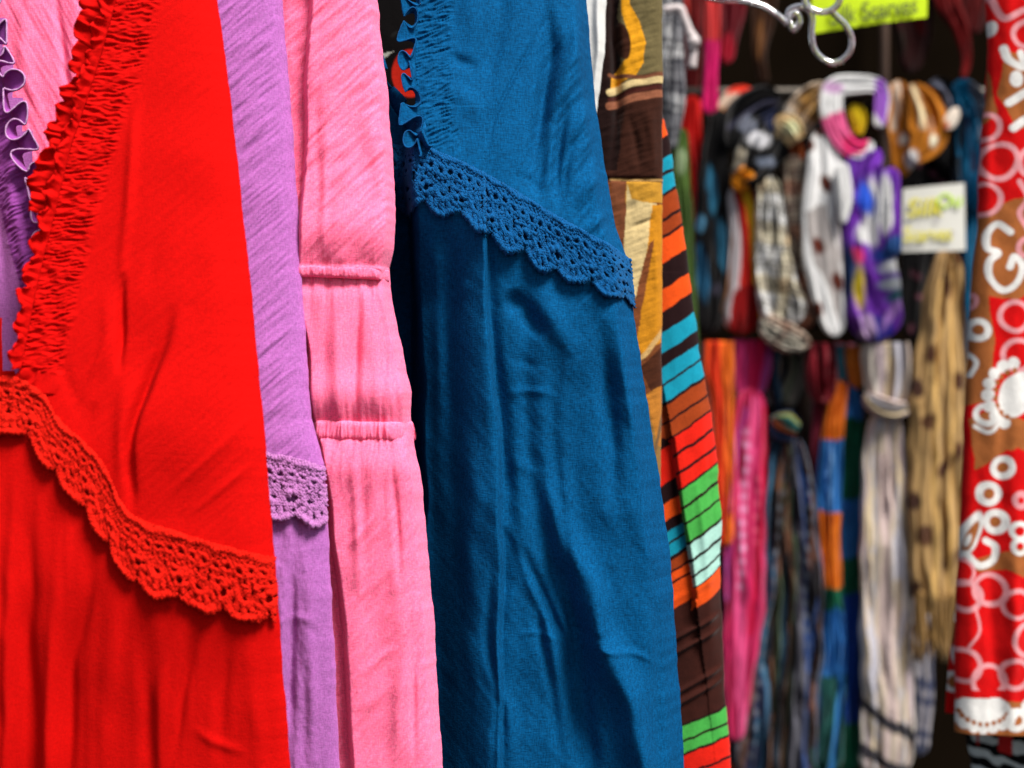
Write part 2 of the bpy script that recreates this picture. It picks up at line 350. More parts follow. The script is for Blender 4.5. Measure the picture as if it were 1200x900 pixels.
def ruffle(g, base, mat, parent, side=-1, width=12.0, lam=20.0, amp=7.0, over=5.0, lean=.3, da=0.0, seed=0, edge_mat=None, edge_r=.55, name="ruffle", lift=0.0, crumple=0.0):
    """gathered frill along a neckline; it stands out from the cloth (lean 0) or lies over (lean 1), its free edge looping in S-curves"""
    p, s = resample(catmull(base, 10), .4); mm = g.mm; S = s * mm
    tg = np.gradient(p, axis=0); tg /= np.linalg.norm(tg, axis=1)[:, None]
    nrm = np.stack([-tg[:, 1], tg[:, 0]], 1); nrm *= np.where(nrm[:, :1] * side > 0, 1, -1)
    wv = np.linspace(0, 1, 22); kn = np.hanning(61); kn /= kn.sum(); y0 = np.convolve(np.pad(g.depth(p[:, 0], p[:, 1]), 30, mode='edge'), kn, 'valid'); z = 0 * S
    ph = 2 * math.pi * S / lam + 2.6 * pn(S / lam * .45, z, seed)
    am = amp * (1 + .7 * pn(S / lam * .6, z + 5, seed + 1)); wd = width * (1 + .3 * pn(S / lam * .5, z + 8, seed + 2)); ov = over * (1 + .6 * pn(S / lam * .5, z + 3, seed + 3))
    puff = 2 * np.abs(np.sin(ph / 2)) ** .8
    if da: wd = wd * (.78 + .16 * puff)
    P = []
    for wq in wv:
        k = sm(-.15, .85, wq) - sm(-.15, .85, 0)
        lat = (am * k * np.sin(ph) + lean * wd * math.sin(wq * math.pi / 2) + .25 * am * k * np.sin(2.3 * ph + 1)) / mm
        alo = (-ov * k * np.sin(2 * ph)) / mm
        px = p[:, 0] + nrm[:, 0] * lat + tg[:, 0] * alo; py = p[:, 1] + nrm[:, 1] * lat + tg[:, 1] * alo
        out_ = math.sqrt(max(0.0, 1 - lean * lean)) * wd * wq + da * math.sin(wq ** .8 * math.pi * .92) * puff * (1 + .4 * pn(S / lam * .8, z + 2, seed + 6)) + 2.5 * math.sin(wq * math.pi)
        if crumple:
            kk = sm(-.2, .7, wq) - sm(-.2, .7, 0); q = S / crumple
            lat = (lean * wd * math.sin(wq * math.pi / 2) + amp * kk * (pn(q + .5 * pn(q * .4, z, seed), z + wq * .5, seed + 11) * 1.6 + .28 * pn(q * 2.1, z + wq, seed + 12))) / mm
            alo = (over * kk * (1.3 * pn(q * .8, z + wq * .7 + 4, seed + 13) + .2 * pn(q * 1.9, z + 9, seed + 14))) / mm
            px = p[:, 0] + nrm[:, 0] * lat + tg[:, 0] * alo; py = p[:, 1] + nrm[:, 1] * lat + tg[:, 1] * alo
            out_ = math.sqrt(max(0.0, 1 - lean * lean)) * wd * wq + 2.5 * math.sin(wq * math.pi) + da * (.15 + kk) * (1 - 2.2 * np.abs(pn(q * .9 + .4 * pn(q * .5, z, seed + 2), z + wq * .8, seed + 15)) + .3 * pn(q * 2.2, z + 1.5 * wq, seed + 16))
        P.append(g.pos(px, py, y0 - (.6 + lift + out_) / 1000))
    P = np.array(P); nr, nc = P.shape[:2]
    o = mesh(name, P.reshape(-1, 3), quads(nr, nc), mat, parent)
    so = o.modifiers.new("thickness", 'SOLIDIFY'); so.thickness = .0008
    if edge_mat is not None:
        q = P[-1][::2]; mesh("stitched_edge", *tube(q, edge_r / 1000 * (1 + .25 * np.sin(np.arange(len(q)) * 1.7)), 6), edge_mat, o)
    return o

def shirr(base, width, side, amp, seed, per=4.6, y0=-99, y1=9999, shear=.25):
    """fine gathers in the strip beside a neckline"""
    cm = catmull(base, 6)
    def f(px, py):
        r = np.zeros(px.shape); a = np.array(base)
        m = (px > a[:, 0].min() - width * 1.6) & (px < a[:, 0].max() + width * 1.6) & (py < a[:, 1].max() + 30)
        if not m.any(): return r
        dd, t = polydist(px[m], py[m], cm); dd = dd * side; L = np.linalg.norm(np.diff(cm, axis=0), axis=1).sum()
        al = t * L + shear * dd
        win = sm(-8, 2, dd) * (1 - sm(width * .82, width * 1.08, dd + 5 * pn(al / 9, 0 * al, seed + 9)))
        n1 = pn(al / per + .35 * pn(dd / 14, al / 8, seed + 2), dd / 22, seed); n2 = pn(al / (per * .6), dd / 9, seed + 1)
        r[m] = amp * win * (1 - 2 * np.abs(n1) + .45 * n2) + 1.2 * win * pn(al / 30, dd / 30, seed + 4)
        return r
    return f

# ================================================================ THE RACK OF DRESSES (near to far)
def split_by(line_pts, strip=None):
    """0 bodice, 1 skirt (below the line), 2 gathered strip by the neckline"""
    x = np.array(line_pts, float)
    def f(cx, cy):
        t = np.where(cy > np.interp(cx, x[:, 0], x[:, 1]), 1, 0)
        if strip is not None:
            cm = catmull(strip[0], 6); m = (t == 0) & (cx > cm[:, 0].min() - 90) & (cx < cm[:, 0].max() + 90)
            dd, tt = polydist(cx[m], cy[m], cm); dd = dd * strip[2]; q = t[m]; q[(dd < strip[1]) & (dd > -9)] = 2; t[m] = q
        return t
    return f
Y0, Y1 = -70, 1230

# ---- red dress
Rr = [(240, -70), (250, 0), (263, 100), (285, 300), (304, 500), (319, 690), (327, 800), (335, 900), (356, 1230)]
Lr = [(12 - x, y) for x, y in Rr]
neck_r = [(150, -70), (136, 0), (112, 85), (86, 165), (68, 235), (49, 310), (35, 380), (25, 432)]
neck_rl = [(12 - x, y) for x, y in neck_r]
red_folds = [
    ([(165, 100), (152, 200), (146, 290), (141, 345)], 3.0, 6),
    ([(146, 318), (141, 370), (140, 440)], -6.5, 5), ([(128, 330), (124, 380), (121, 450)], 1.5, 8),
    ([(206, 355), (194, 405), (176, 445), (161, 485), (154, 530), (158, 600)], -9, 7),
    ([(206, 355), (192, 408), (176, 450), (162, 490), (156, 540), (160, 610)], 9, 7, 'R', 55),
    ([(150, 430), (146, 520), (140, 590)], 3.5, 10),
    ([(132, 385), (108, 440), (88, 480)], 1.5, 4), ([(110, 470), (100, 500), (88, 530)], -2, 8),
    ([(190, 590), (250, 530), (310, 470)], 1.3, 6), ([(215, 610), (270, 565), (320, 520)], 1.3, 5), ([(200, 240), (180, 300), (172, 350)], -1.2, 9),
    ([(235, 250), (250, 330), (240, 420)], 1.6, 18), ([(60, 330), (75, 440), (100, 490)], -1.5, 8),
    ([(-8, 540), (-14, 700), (-20, 1230)], 9, 14), ([(17, 545), (11, 700), (8, 900), (4, 1230)], 6, 8),
    ([(34, 560), (33, 700), (36, 900), (40, 1230)], -9, 9), ([(66, 600), (62, 720), (60, 900), (62, 1230)], 6, 9),
    ([(118, 610), (100, 700), (84, 800), (78, 1000)], -5, 8), ([(140, 640), (128, 760), (118, 950)], 3.5, 12),
    ([(168, 690), (170, 780), (176, 900), (178, 1230)], -5, 10), ([(205, 720), (196, 780), (186, 860), (190, 1000)], 4, 9), ([(232, 735), (218, 790), (202, 900)], -4, 6),
    ([(272, 745), (262, 800), (256, 900)], -3, 7), ([(225, 850), (250, 870), (290, 885)], 1.4, 6), ([(300, 760), (305, 850), (312, 1000)], 2.5, 10)]
sh_r = shirr(neck_r, 50, 1, 1.5, 31, per=5.2, shear=.35); sh_rl = shirr(neck_rl, 50, -1, 1.5, 32, per=5.2)
def ex_r(px, py):
    sk = sm(-20, 60, py - np.interp(px, [0, 75, 150, 330], [520, 570, 640, 740]))
    f = 1.7 * fbm(px / 120, py / 150, 2, 2) + .2 * aniso(px, py, 42, 60, 7, 4, 2) * (1 - sk)
    f += sk * (1.5 * pn(px / 34 + 1.0 * pn(px / 80, py / 400, 3), py / 480, 8) + .18 * pn(px / 9, py / 120, 9))
    return f + sh_r(px, py) + sh_rl(px, py)
g_red = Garment(1.055, .020, Lr, Rr, Y0, Y1, red_folds, ex_r, fs=.95, hang=[(-70, 42), (520, -4), (700, -4), (1230, 40)], vis=(-45, 345), seed=1, edge_noise=1.0)
red = thing("red_dress", "bright red dress nearest the camera, with red lace and a frilled neckline", "dress", W(10, Y1, 1.055), "dresses hanging side by side on the rack")
vred = [(x - 1, y) for x, y in neck_r] + [(6, 452)] + [(x + 1, y) for x, y in neck_rl[::-1]]
top_r = [(-330, 760), (-150, 655), (-60, 510), (0, 443), (48, 458), (70, 490), (118, 538), (143, 588), (168, 609), (240, 633), (318, 656)]
bot_r = [(-335, 850), (-170, 740), (-90, 590), (-8, 520), (35, 532), (60, 564), (96, 606), (128, 655), (160, 698), (240, 731), (322, 750)]
g_red.build(red, [("bodice", M_red), ("skirt", M_red), ("gathered_strip", M_red)], split_by([(a[0], (a[1] + b[1]) / 2 - 12) for a, b in zip(top_r, bot_r)], (neck_r, 50, 1)), vred)
lace(g_red, top_r[2:], bot_r[2:], M_redlace, red, period=31, seed=5, lift=2.2, width=43, phase=6)
ruffle(g_red, neck_r, M_red, red, side=-1, width=9, amp=2.6, over=3.0, lean=.62, da=4.6, seed=3, crumple=8.0, edge_mat=M_red, edge_r=.5)
ruffle(g_red, [(x - 7, y) for x, y in neck_r[:5]] + [(56, 255)], M_red, red, side=-1, width=17, amp=3.2, over=3.0, lean=.88, da=4.2, seed=13, crumple=8.0, edge_mat=M_red, edge_r=.4, lift=-9)
ruffle(g_red, neck_rl, M_red, red, side=1, width=12, amp=4.0, over=3.6, lean=.70, da=4.2, seed=4, crumple=9.5)

# ---- purple dress
Rp = [(320, -70), (327, 0), (340, 150), (350, 320), (361, 490), (377, 545), (381, 620), (388, 750), (395, 900), (410, 1230)]
Lp = [(170 - x * 1.0, y) for x, y in Rp]
neck_p = [(-45, -70), (-14, 20), (2, 90), (18, 150), (34, 215), (50, 280), (66, 340), (84, 410)]
neck_pr = [(170 - x, y) for x, y in neck_p]
pur_folds = [([(8, 150), (16, 240), (28, 330), (40, 420)], 3.5, 8), ([(-10, 130), (-6, 240), (6, 360)], -3, 8), ([(10, 230), (24, 300), (22, 370)], -2, 7),
    ([(345, 630), (343, 680), (340, 760), (338, 900)], -3.5, 6), ([(362, 640), (364, 740), (372, 900)], 3, 9), ([(330, 660), (328, 760), (326, 900)], 2.5, 8),
    ([(318, 735), (350, 725), (385, 740)], 1.0, 6), ([(370, 700), (360, 800), (352, 900)], -1.5, 6)]
sh_p = shirr(neck_p, 40, -1, 1.3, 41, per=4.8, shear=-.3)
def ex_p(px, py):
    up = 1 - sm(520, 560, py - (px - 300) * .25)
    cr = aniso(px, py, 43, 70, 6.5, 14, 2) * 1.25 + aniso(px, py, 50, 26, 3.6, 15, 1) * .55 + aniso(px, py, 30, 90, 16, 16, 1) * .8
    return up * cr * sm(200, 250, px) + 1.5 * fbm(px / 90, py / 130, 6, 2) + (1 - up) * (.9 * fbm(px / 16, py / 40, 19, 3) + 1.6 * pn(px / 18, py / 300, 20)) + sh_p(px, py)
g_pur = Garment(1.112, .017, Lp, Rp, Y0, Y1, pur_folds, ex_p, hang=[(-70, 44), (540, -2), (700, -2), (1230, 40)], vis=(-30, 405), seed=11, edge_noise=1.0)
pur = thing("purple_dress", "light purple dress hanging between the red and the pink one, with a crocheted lilac trim", "dress", W(85, Y1, 1.112), "dresses hanging side by side on the rack")
top_p = [(60, 420), (130, 450), (220, 490), (270, 512), (308, 529), (345, 537), (380, 549)]; bot_p = [(40, 505), (120, 540), (210, 590), (265, 606), (310, 617), (346, 624), (384, 630)]
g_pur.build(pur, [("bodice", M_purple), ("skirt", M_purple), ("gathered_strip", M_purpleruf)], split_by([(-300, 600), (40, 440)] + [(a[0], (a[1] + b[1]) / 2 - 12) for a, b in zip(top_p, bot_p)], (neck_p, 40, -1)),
            [(x + 1, y) for x, y in neck_p] + [(x - 1, y) for x, y in neck_pr[::-1]])
lace(g_pur, top_p, bot_p, M_purplelace, pur, period=27, seed=25, lift=1.8, width=47, phase=14)
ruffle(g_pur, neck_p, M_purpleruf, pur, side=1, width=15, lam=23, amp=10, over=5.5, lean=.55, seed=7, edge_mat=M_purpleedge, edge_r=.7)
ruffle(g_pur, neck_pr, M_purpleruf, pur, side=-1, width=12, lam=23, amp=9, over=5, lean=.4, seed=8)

# ---- pink dress: body behind, full sleeve in front
Rk = [(425, -70), (432, 200), (440, 500), (452, 900), (465, 1230)]; Lk = [(-40, -70), (-50, 400), (-70, 900), (-90, 1230)]
def ex_k(px, py):
    return 1.2 * fbm(px / 80, py / 100, 51, 3) + .8 * aniso(px, py, -62, 80, 9, 52, 2) + 2.0 * pn(px / 28, py / 400, 53) * sm(250, 400, py)
g_pk = Garment(1.18, .012, Lk, Rk, Y0, Y1, [([(62, -60), (70, 40), (95, 150)], -2.5, 5), ([(40, -60), (30, 60), (50, 160)], 2, 8), ([(100, -40), (88, 60), (80, 140)], 2, 9), ([(344, -70), (348, 400), (372, 900)], -5, 7, 'g', 0, 'open')], ex_k, hang=[(-70, 38), (400, 4), (1230, 34)], vis=(-10, 420), seed=21)
pink = thing("pink_dress", "pink dress with an elasticated sleeve, hanging between the purple and blue dresses", "dress", W(200, Y1, 1.18), "dresses hanging side by side on the rack")
g_pk.build(pink, M_pink, name="body")
Rs = [(432, -70), (440, 0), (452, 100), (460, 200), (461, 240), (459, 290), (453, 312), (455, 330), (463, 375), (472, 420), (480, 460), (479, 488), (482, 515), (492, 560), (498, 620), (503, 680), (510, 780), (517, 900), (534, 1230)]
Ls = [(300, -70), (300, 200), (312, 312), (306, 400), (325, 490), (318, 600), (325, 900), (320, 1230)]
crease = [(368, -70), (362, 60), (357, 200), (351, 300), (351, 345), (359, 400), (368, 485), (376, 520), (390, 600), (402, 700), (409, 780), (413, 900), (420, 1230)]
slv_folds = [(crease, 13, 5, 'R', 400, 'open'), ([(376, 60), (374, 180), (378, 280)], -1.2, 5), ([(385, 150), (382, 240), (384, 310)], 1.8, 5),
    ([(424, 340), (420, 420), (418, 485)], -3.5, 5), ([(398, 345), (394, 420), (404, 480)], 2.5, 8), ([(446, 350), (452, 420), (448, 485)], -3, 4), ([(434, 345), (440, 420), (436, 480)], 3, 7), ([(466, 400), (462, 440), (466, 486)], -2, 4),
    ([(418, 520), (420, 600), (424, 700)], 3.5, 6), ([(446, 560), (452, 660), (448, 760), (452, 900)], -1.8, 11), ([(470, 640), (474, 760), (482, 900)], 2.2, 11), ([(462, 520), (464, 600), (470, 690)], -3, 4), ([(440, 530), (436, 600), (425, 650)], 3.5, 9),
    ([(425, 790), (450, 765), (470, 755)], 1.5, 5), ([(415, 830), (440, 815), (455, 790)], 1.5, 6), ([(490, 735), (486, 800), (484, 900)], -3, 4), ([(476, 770), (470, 840), (462, 900)], 3, 8), ([(492, 690), (487, 725), (480, 745)], 2, 4),
    ([(410, 640), (425, 625), (440, 600)], 1.6, 4), ([(420, 700), (450, 670), (460, 640)], 1.3, 6)]
def ex_s(px, py):
    c1 = 1 - sm(300, 330, py); c3 = sm(505, 530, py)
    cr = aniso(px, py, 46, 55, 7, 61, 2) * 1.5 + aniso(px, py, 58, 24, 3.5, 62, 1) * .4 + aniso(px, py, 35, 70, 15, 68, 1) * 1.0
    f = cr * (.85 * c1 * (1 - .5 * sm(240, 300, py)) + .10 * c3 + .08) + aniso(px, py, 62, 34, 5, 72, 2) * .45 * c3 + 1.3 * fbm(px / 70, py / 90, 63, 2)
    for yb, s0, s1 in ((329, 16, 26), (501, 24, 42)):
        k = np.exp(-np.abs(py - yb) / np.where(py < yb, s0, s1))
        f += k * ((1.5 if yb < 400 else 2.0) * (1 - 2 * np.abs(pn(px / 11 + .6 * pn(px / 30, py / 60, 66), py / 90, 64))) + 1.0 * pn(px / 4.6, py / 60, 65))
    f += 4.5 * np.exp(-((py - 276) / 34.0) ** 2) - 4 * np.exp(-((py - 330) / 13.0) ** 2) + 2.0 * np.exp(-((py - 316) / 3.0) ** 2) - 4 * np.exp(-((py - 501) / 14.0) ** 2) + 6 * np.exp(-((py - 462) / 26.0) ** 2) + 4 * np.exp(-((py - 545) / 26.0) ** 2)
    f += (1 - c1) * (1 - c3) * 3.0 * pn(px / 17, py / 150, 67) + c1 * 3.0 * pn(px / 38 + .5 * pn(px / 60, py / 90, 31), py / 260, 32) + c3 * 1.5 * pn(px / 34 + .8 * pn(px / 60, py / 260, 70), py / 420, 69) 
    return f
g_sl = Garment(1.152, .019, Ls, Rs, Y0, Y1, slv_folds, ex_s, fs=1.1, hang=[(-70, 38), (280, 4), (330, 8), (455, 2), (500, 6), (560, 2), (1230, 20)], vis=(325, 530), seed=22, n=4)
sleeve = g_sl.build(pink, M_pink, name="sleeve", back=True)
sleeve["back_panel"].name = "sleeve_back"
def cuff(g, yc, h, x0, x1, proud, nm, seed):
    px = np.arange(x0, x1, .7); v = np.linspace(-1, 1, 15); P = []
    for k in v:
        rib = 1 - 2 * np.abs(pn(px / 4.2 + .3 * k, 0 * px + k * .5, seed)); y = yc + k * h / 2 + (px - x0) * .03 + .8 * pn(px / 20, 0 * px, seed + 1)
        e = np.sqrt(max(0, 1 - k ** 4)); lx, rx = g.edges(y); uu = np.clip((px - x0) / (x1 - x0), 0, 1)
        xx = np.minimum(px, rx + 3.0 * e)
        dep = g.depth(np.minimum(xx, rx - 7), yc + 0 * px); dep = dep + .016 * sm(-16, 3, xx - rx) ** 2 * 1.2
        P.append(g.pos(xx, y, dep - (proud * e + .9 * rib * e - 1.5) / 1000))
    P = np.array(P); return mesh(nm, P.reshape(-1, 3), quads(P.shape[0], P.shape[1]), M_pink, pink)
cuff(g_sl, 501, 24, 322, 492, 6.0, "elastic_band", 81)
cuff(g_sl, 318, 14, 322, 455, 3.6, "elastic_band", 83)

# ---- blue dress
Rb = [(682, -70), (690, 0), (700, 110), (712, 190), (724, 260), (741, 312), (746, 370), (760, 460), (775, 550), (789, 650), (797, 760), (806, 900), (826, 1230)]
Lb = [(1000 - x, y) for x, y in Rb]
neck_b = [(497, -70), (491, 0), (489, 60), (490, 110), (492, 150), (500, 188)]
neck_bl = [(420, -70), (425, 20), (436, 70), (455, 118), (478, 152), (503, 188)]
blue_folds = [
    ([(646, 20), (618, 70), (597, 110), (580, 150), (571, 200)], -1.6, 2.5), ([(636, 0), (642, 60), (640, 110), (630, 180), (618, 240)], -9, 9),
    ([(692, -20), (676, 60), (660, 110), (650, 150)], 8, 15), ([(664, 120), (655, 170), (652, 215), (654, 255)], -6.5, 6), ([(678, 165), (664, 200), (658, 245)], -3, 5), ([(640, 160), (636, 200), (630, 245)], -3, 6),
    ([(518, 76), (538, 81), (562, 90)], -2.6, 7), ([(520, 110), (545, 125), (560, 150)], 2, 12), ([(595, -40), (585, 60), (572, 130)], -3, 12), ([(560, -40), (552, 30), (545, 60)], 1.5, 14),
    ([(700, 120), (680, 150), (668, 175)], 3.0, 6), ([(715, 200), (690, 225), (672, 250)], 3.4, 7), ([(722, 240), (700, 262), (682, 280)], 3, 6), ([(705, 150), (690, 190), (676, 215)], -3.5, 6), ([(600, 225), (615, 215), (640, 235)], -1.5, 6),
    ([(484, 150), (482, 300), (492, 600), (500, 1230)], 24, 9, 'R', 900, 'open'),
    ([(571, 285), (573, 360), (578, 430), (586, 520), (588, 620), (587, 760), (590, 1230)], 9, 4, 'L', 45, 'open'), ([(576, 290), (580, 400), (592, 520), (594, 640)], -3.5, 9),
    ([(506, 255), (512, 300), (515, 380), (512, 520)], 3, 8), ([(535, 262), (538, 320), (530, 420), (534, 700)], -3, 9), ([(548, 330), (540, 345), (525, 350)], 1.2, 6), ([(552, 420), (556, 560), (552, 700), (560, 900)], 3, 11),
    ([(592, 610), (636, 690), (662, 770), (684, 920)], -5.5, 7), ([(590, 600), (612, 650), (640, 720), (654, 790)], 3, 6), ([(622, 560), (652, 660), (676, 760), (694, 960)], -8, 12),
    ([(640, 540), (682, 680), (712, 765), (738, 850), (760, 1000)], 15, 18), ([(648, 640), (630, 720), (646, 800), (660, 900)], -2.5, 6), ([(582, 640), (574, 735), (584, 820), (580, 920)], -3.5, 6), ([(570, 760), (592, 820), (600, 900)], 3, 8),
    ([(698, 352), (706, 430), (714, 520), (716, 600)], -7, 13), ([(728, 380), (738, 440), (756, 510), (770, 570)], 5, 11), ([(740, 440), (750, 500), (752, 560)], -2, 7), ([(640, 330), (650, 380), (670, 420)], 4.5, 14), ([(604, 340), (620, 380), (640, 395)], -5, 10), ([(590, 350), (612, 365)], -3, 10),
    ([(592, 462), (620, 458), (652, 464)], 1.0, 5), ([(588, 412), (612, 425), (645, 432)], -.7, 6), ([(674, 742), (705, 752), (740, 758), (772, 776)], 1.5, 4), ([(600, 736), (630, 735), (665, 748)], .7, 4), ([(590, 530), (615, 545), (640, 555)], .7, 7), ([(664, 730), (690, 735), (712, 742)], -1.2, 4),
    ([(752, 600), (764, 700), (772, 800), (776, 920)], -3.5, 10), ([(735, 560), (750, 640), (756, 700)], 2.2, 10)]
sh_b = shirr(neck_b, 44, 1, 1.7, 71, per=4.8, shear=.35)
def ex_b(px, py):
    low = sm(-5, 40, py - np.interp(px, [480, 560, 620, 740], [240, 270, 310, 360]))
    f = -58 * (1 - sm(455, 590, px)) * sm(-40, 120, py - 240) - 36 * (1 - sm(472, 487, px)) * sm(195, 260, py) + 2.2 * fbm(px / 95, py / 110, 73, 2) + .40 * fbm(px / 34, py / 60, 74, 2)
    f += (1 - low) * (.8 * aniso(px, py, 50, 70, 9, 75, 2) * sm(590, 680, px) * 2 + .5 * aniso(px, py, 76, 90, 12, 76, 1))
    f += low * (5.0 * pn(px / 42 + 1.2 * pn(px / 90, py / 260, 77), py / 520, 78) + .8 * pn(px / 17, py / 260, 79) + .35 * aniso(px, py, -50, 90, 14, 79, 2))
    return f + sh_b(px, py)
g_bl = Garment(1.235, .028, Lb, Rb, Y0, Y1, blue_folds, ex_b, Tb=.088, hang=[(-70, 58), (280, -6), (380, -4), (1230, 70)], vis=(430, 815), seed=31, edge_noise=1.2)
blue = thing("blue_dress", "deep blue linen dress with blue crocheted lace under the bust and a curly frilled neckline", "dress", W(500, Y1, 1.228), "dresses hanging side by side on the rack")
top_b = [(440, 165), (468, 172), (490, 178), (515, 186), (560, 206), (600, 228), (640, 252), (662, 264), (700, 284), (742, 301)]
bot_b = [(432, 250), (455, 256), (484, 262), (508, 266), (545, 276), (578, 303), (618, 322), (650, 340), (700, 355), (748, 372)]
g_bl.build(blue, [("bodice", M_blue), ("skirt", M_blue), ("gathered_strip", M_blue)], split_by([(250, 330)] + [(a[0], (a[1] + b[1]) / 2 - 10) for a, b in zip(top_b, bot_b)] + [(800, 330)], (neck_b, 44, 1)),
           [(x - 1, y) for x, y in neck_b] + [(x + 1, y) for x, y in neck_bl[::-1]])
lace(g_bl, top_b, bot_b, M_bluelace, blue, period=30, seed=45, lift=1.8, width=44, phase=11)
ruffle(g_bl, neck_b, M_blue, blue, side=-1, width=11, lam=21, amp=7.5, over=5.0, lean=.5, seed=17, edge_mat=M_bluelace, edge_r=.55)
ruffle(g_bl, neck_bl, M_blue, blue, side=1, width=13, lam=34, amp=3, over=2.5, lean=.7, da=3.5, seed=18, edge_mat=M_bluelace, edge_r=.5, lift=2)

# ---------------------------------------------------------------- printed garments behind the blue dress
def paint_on(base, shapes, soft=0.8, warp=0.0, seed=0):
    def f(px, py):
        x = px + warp * pn(px / 25, py / 25, seed); y = py + warp * pn(px / 25, py / 25, seed + 1)
        C = np.tile(np.asarray(base, float), (len(px), 1)) if not callable(base) else base(px, py)
        for sh in shapes:
            k = sh[0]
            if k == 'e':
                _, cx, cy, rx, ry, an, col = sh; a = math.radians(an); u = ((x - cx) * math.cos(a) - (y - cy) * math.sin(a)) / rx; v = ((x - cx) * math.sin(a) + (y - cy) * math.cos(a)) / ry
                q = np.hypot(u, v); m = 1 - sm(1 - soft / min(rx, ry), 1 + soft / min(rx, ry), q)
            elif k == 'r':
                _, cx, cy, r0, r1, col = sh; q = np.hypot(x - cx, y - cy); m = sm(r0 - soft, r0 + soft, q) * (1 - sm(r1 - soft, r1 + soft, q))
            elif k == 'p': _, pl, col = sh; m = inpoly(x, y, pl).astype(float)
            elif k == 'l':
                _, pl, wd, col = sh; a = np.array(pl); m = np.zeros(len(x)); b = (x > a[:, 0].min() - wd - 3) & (x < a[:, 0].max() + wd + 3) & (y > a[:, 1].min() - wd - 3) & (y < a[:, 1].max() + wd + 3)
                if b.any(): dd, _t = polydist(x[b], y[b], catmull(pl, 6) if len(pl) > 2 else pl); m[b] = 1 - sm(wd / 2 - soft, wd / 2 + soft, np.abs(dd))
            C = C * (1 - m[:, None]) + np.asarray(col)[None] * m[:, None]
        return C
    return f

# black top with a red disc, seen through the neckline of the blue dress
g_bk = Garment(1.352, .008, [(395, -70), (390, 600)], [(640, -70), (640, 600)], Y0, 620, [], lambda x, y: 1.5 * fbm(x / 60, y / 90, 5, 3), vis=(430, 520), seed=41, step=1.4)
top = thing("black_blouse", "black blouse with a red disc, seen through the open neckline of the blue dress", "blouse", W(515, 620, 1.352))
g_bk.build(top, M_black, paint=paint_on(c(14, 11, 12), [('e', 481, 86, 22, 28, 0, c(205, 40, 25)), ('p', [(440, 72), (440, 64), (462, 60), (448, 70), (444, 80)], c(190, 190, 180)), ('e', 462, 40, 5, 2, 40, c(30, 30, 30))]), name="body")

# white garment, a sliver of its edge
g_wh = Garment(1.366, .008, [(560, -70), (560, 700)], [(706, -70), (712, 0), (709, 60), (701, 120), (696, 180), (690, 700)], Y0, 700, [([(704, -60), (700, 60), (690, 160)], 4, 5)], lambda x, y: 1.2 * fbm(x / 30, y / 120, 15, 3), vis=(670, 715), seed=42)
wh = thing("white_shirt", "white shirt showing as a bright strip beside the top of the blue dress", "shirt", W(635, 700, 1.366))
g_wh.build(wh, M_white, name="body")

# brown patterned dress
OCH = c(232, 160, 30); CRM = c(222, 196, 140); DB = c(58, 28, 18); OLV = c(112, 100, 66)
def brown_base(px, py):
    C = np.tile(DB, (len(px), 1)); n = pn(px / 14, py / 30, 3)
    C[py < 96] = OLV; C[(px < 726 + 3 * n) & (py < 200)] = c(30, 12, 10)
    C[py > 213] = c(120, 66, 34); C[py > 470] = c(146, 110, 58); return C
brown_sh = [('p', [(726, -80), (740, -80), (738, 5), (750, 25), (757, 50), (755, 72), (744, 88), (730, 96), (716, 106), (717, 90), (733, 70), (737, 40), (728, 12)], OCH), ('e', 730, 48, 9, 23, 12, c(60, 30, 18)),
    ('l', [(714, 108), (740, 98), (780, 90)], 8, CRM), ('l', [(714, 116), (740, 107), (780, 99)], 5, c(70, 28, 22)), ('l', [(714, 124), (742, 115), (780, 107)], 9, c(150, 92, 66)), ('l', [(714, 88), (745, 90), (780, 84)], 5, c(120, 72, 50)),
    ('p', [(716, 213), (781, 213), (781, 236), (716, 240)], c(200, 145, 48)), ('p', [(716, 213), (734, 213), (730, 330), (716, 330)], c(122, 70, 44)), ('p', [(735, 216), (731, 300), (738, 350), (744, 352), (760, 290), (770, 238), (740, 233)], CRM),
    ('p', [(765, 240), (781, 238), (781, 398), (752, 415), (744, 400), (752, 330)], c(205, 135, 28)), ('p', [(745, 405), (756, 345), (766, 280), (760, 285), (744, 350), (741, 400)], c(130, 72, 40)), ('l', [(744, 424), (760, 410), (781, 384)], 6, c(205, 165, 105)),
    ('p', [(750, 430), (781, 402), (781, 450), (764, 460)], c(72, 36, 20)), ('p', [(756, 462), (781, 450), (781, 530), (770, 520)], c(188, 120, 44)), ('l', [(762, 560), (772, 510), (781, 480)], 4, c(120, 90, 60)), ('l', [(716, 211), (781, 210)], 2.5, c(190, 150, 90))]
Rw = [(778, -70), (778, 200), (777, 420), (776, 560), (770, 800), (770, 900)]
g_br = Garment(1.388, .012, [(560, -70), (560, 900)], Rw, Y0, 900, [([(722, -70), (720, 210)], -6, 6), ([(755, 120), (765, 170), (758, 205)], 2, 8), ([(735, 130), (745, 160), (750, 205)], -1.6, 5), ([(735, 268), (752, 262), (770, 252)], -1.2, 3), ([(770, 250), (772, 330), (770, 400)], 1.5, 5)],
               lambda x, y: 1.2 * fbm(x / 30, y / 50, 25, 3) - 2.5 * np.exp(-((y - 210) / 3.0) ** 2) + .6 * aniso(x, y, 20, 40, 7, 26, 2), vis=(700, 782), seed=43, step=1.0, edge_noise=.8)
br = thing("brown_patterned_dress", "brown, ochre and cream patterned dress showing narrowly between the blue and the striped one", "dress", W(670, 900, 1.388))
g_br.build(br, M_print, paint=paint_on(brown_base, brown_sh, soft=.7, warp=1.5, seed=8), name="body")

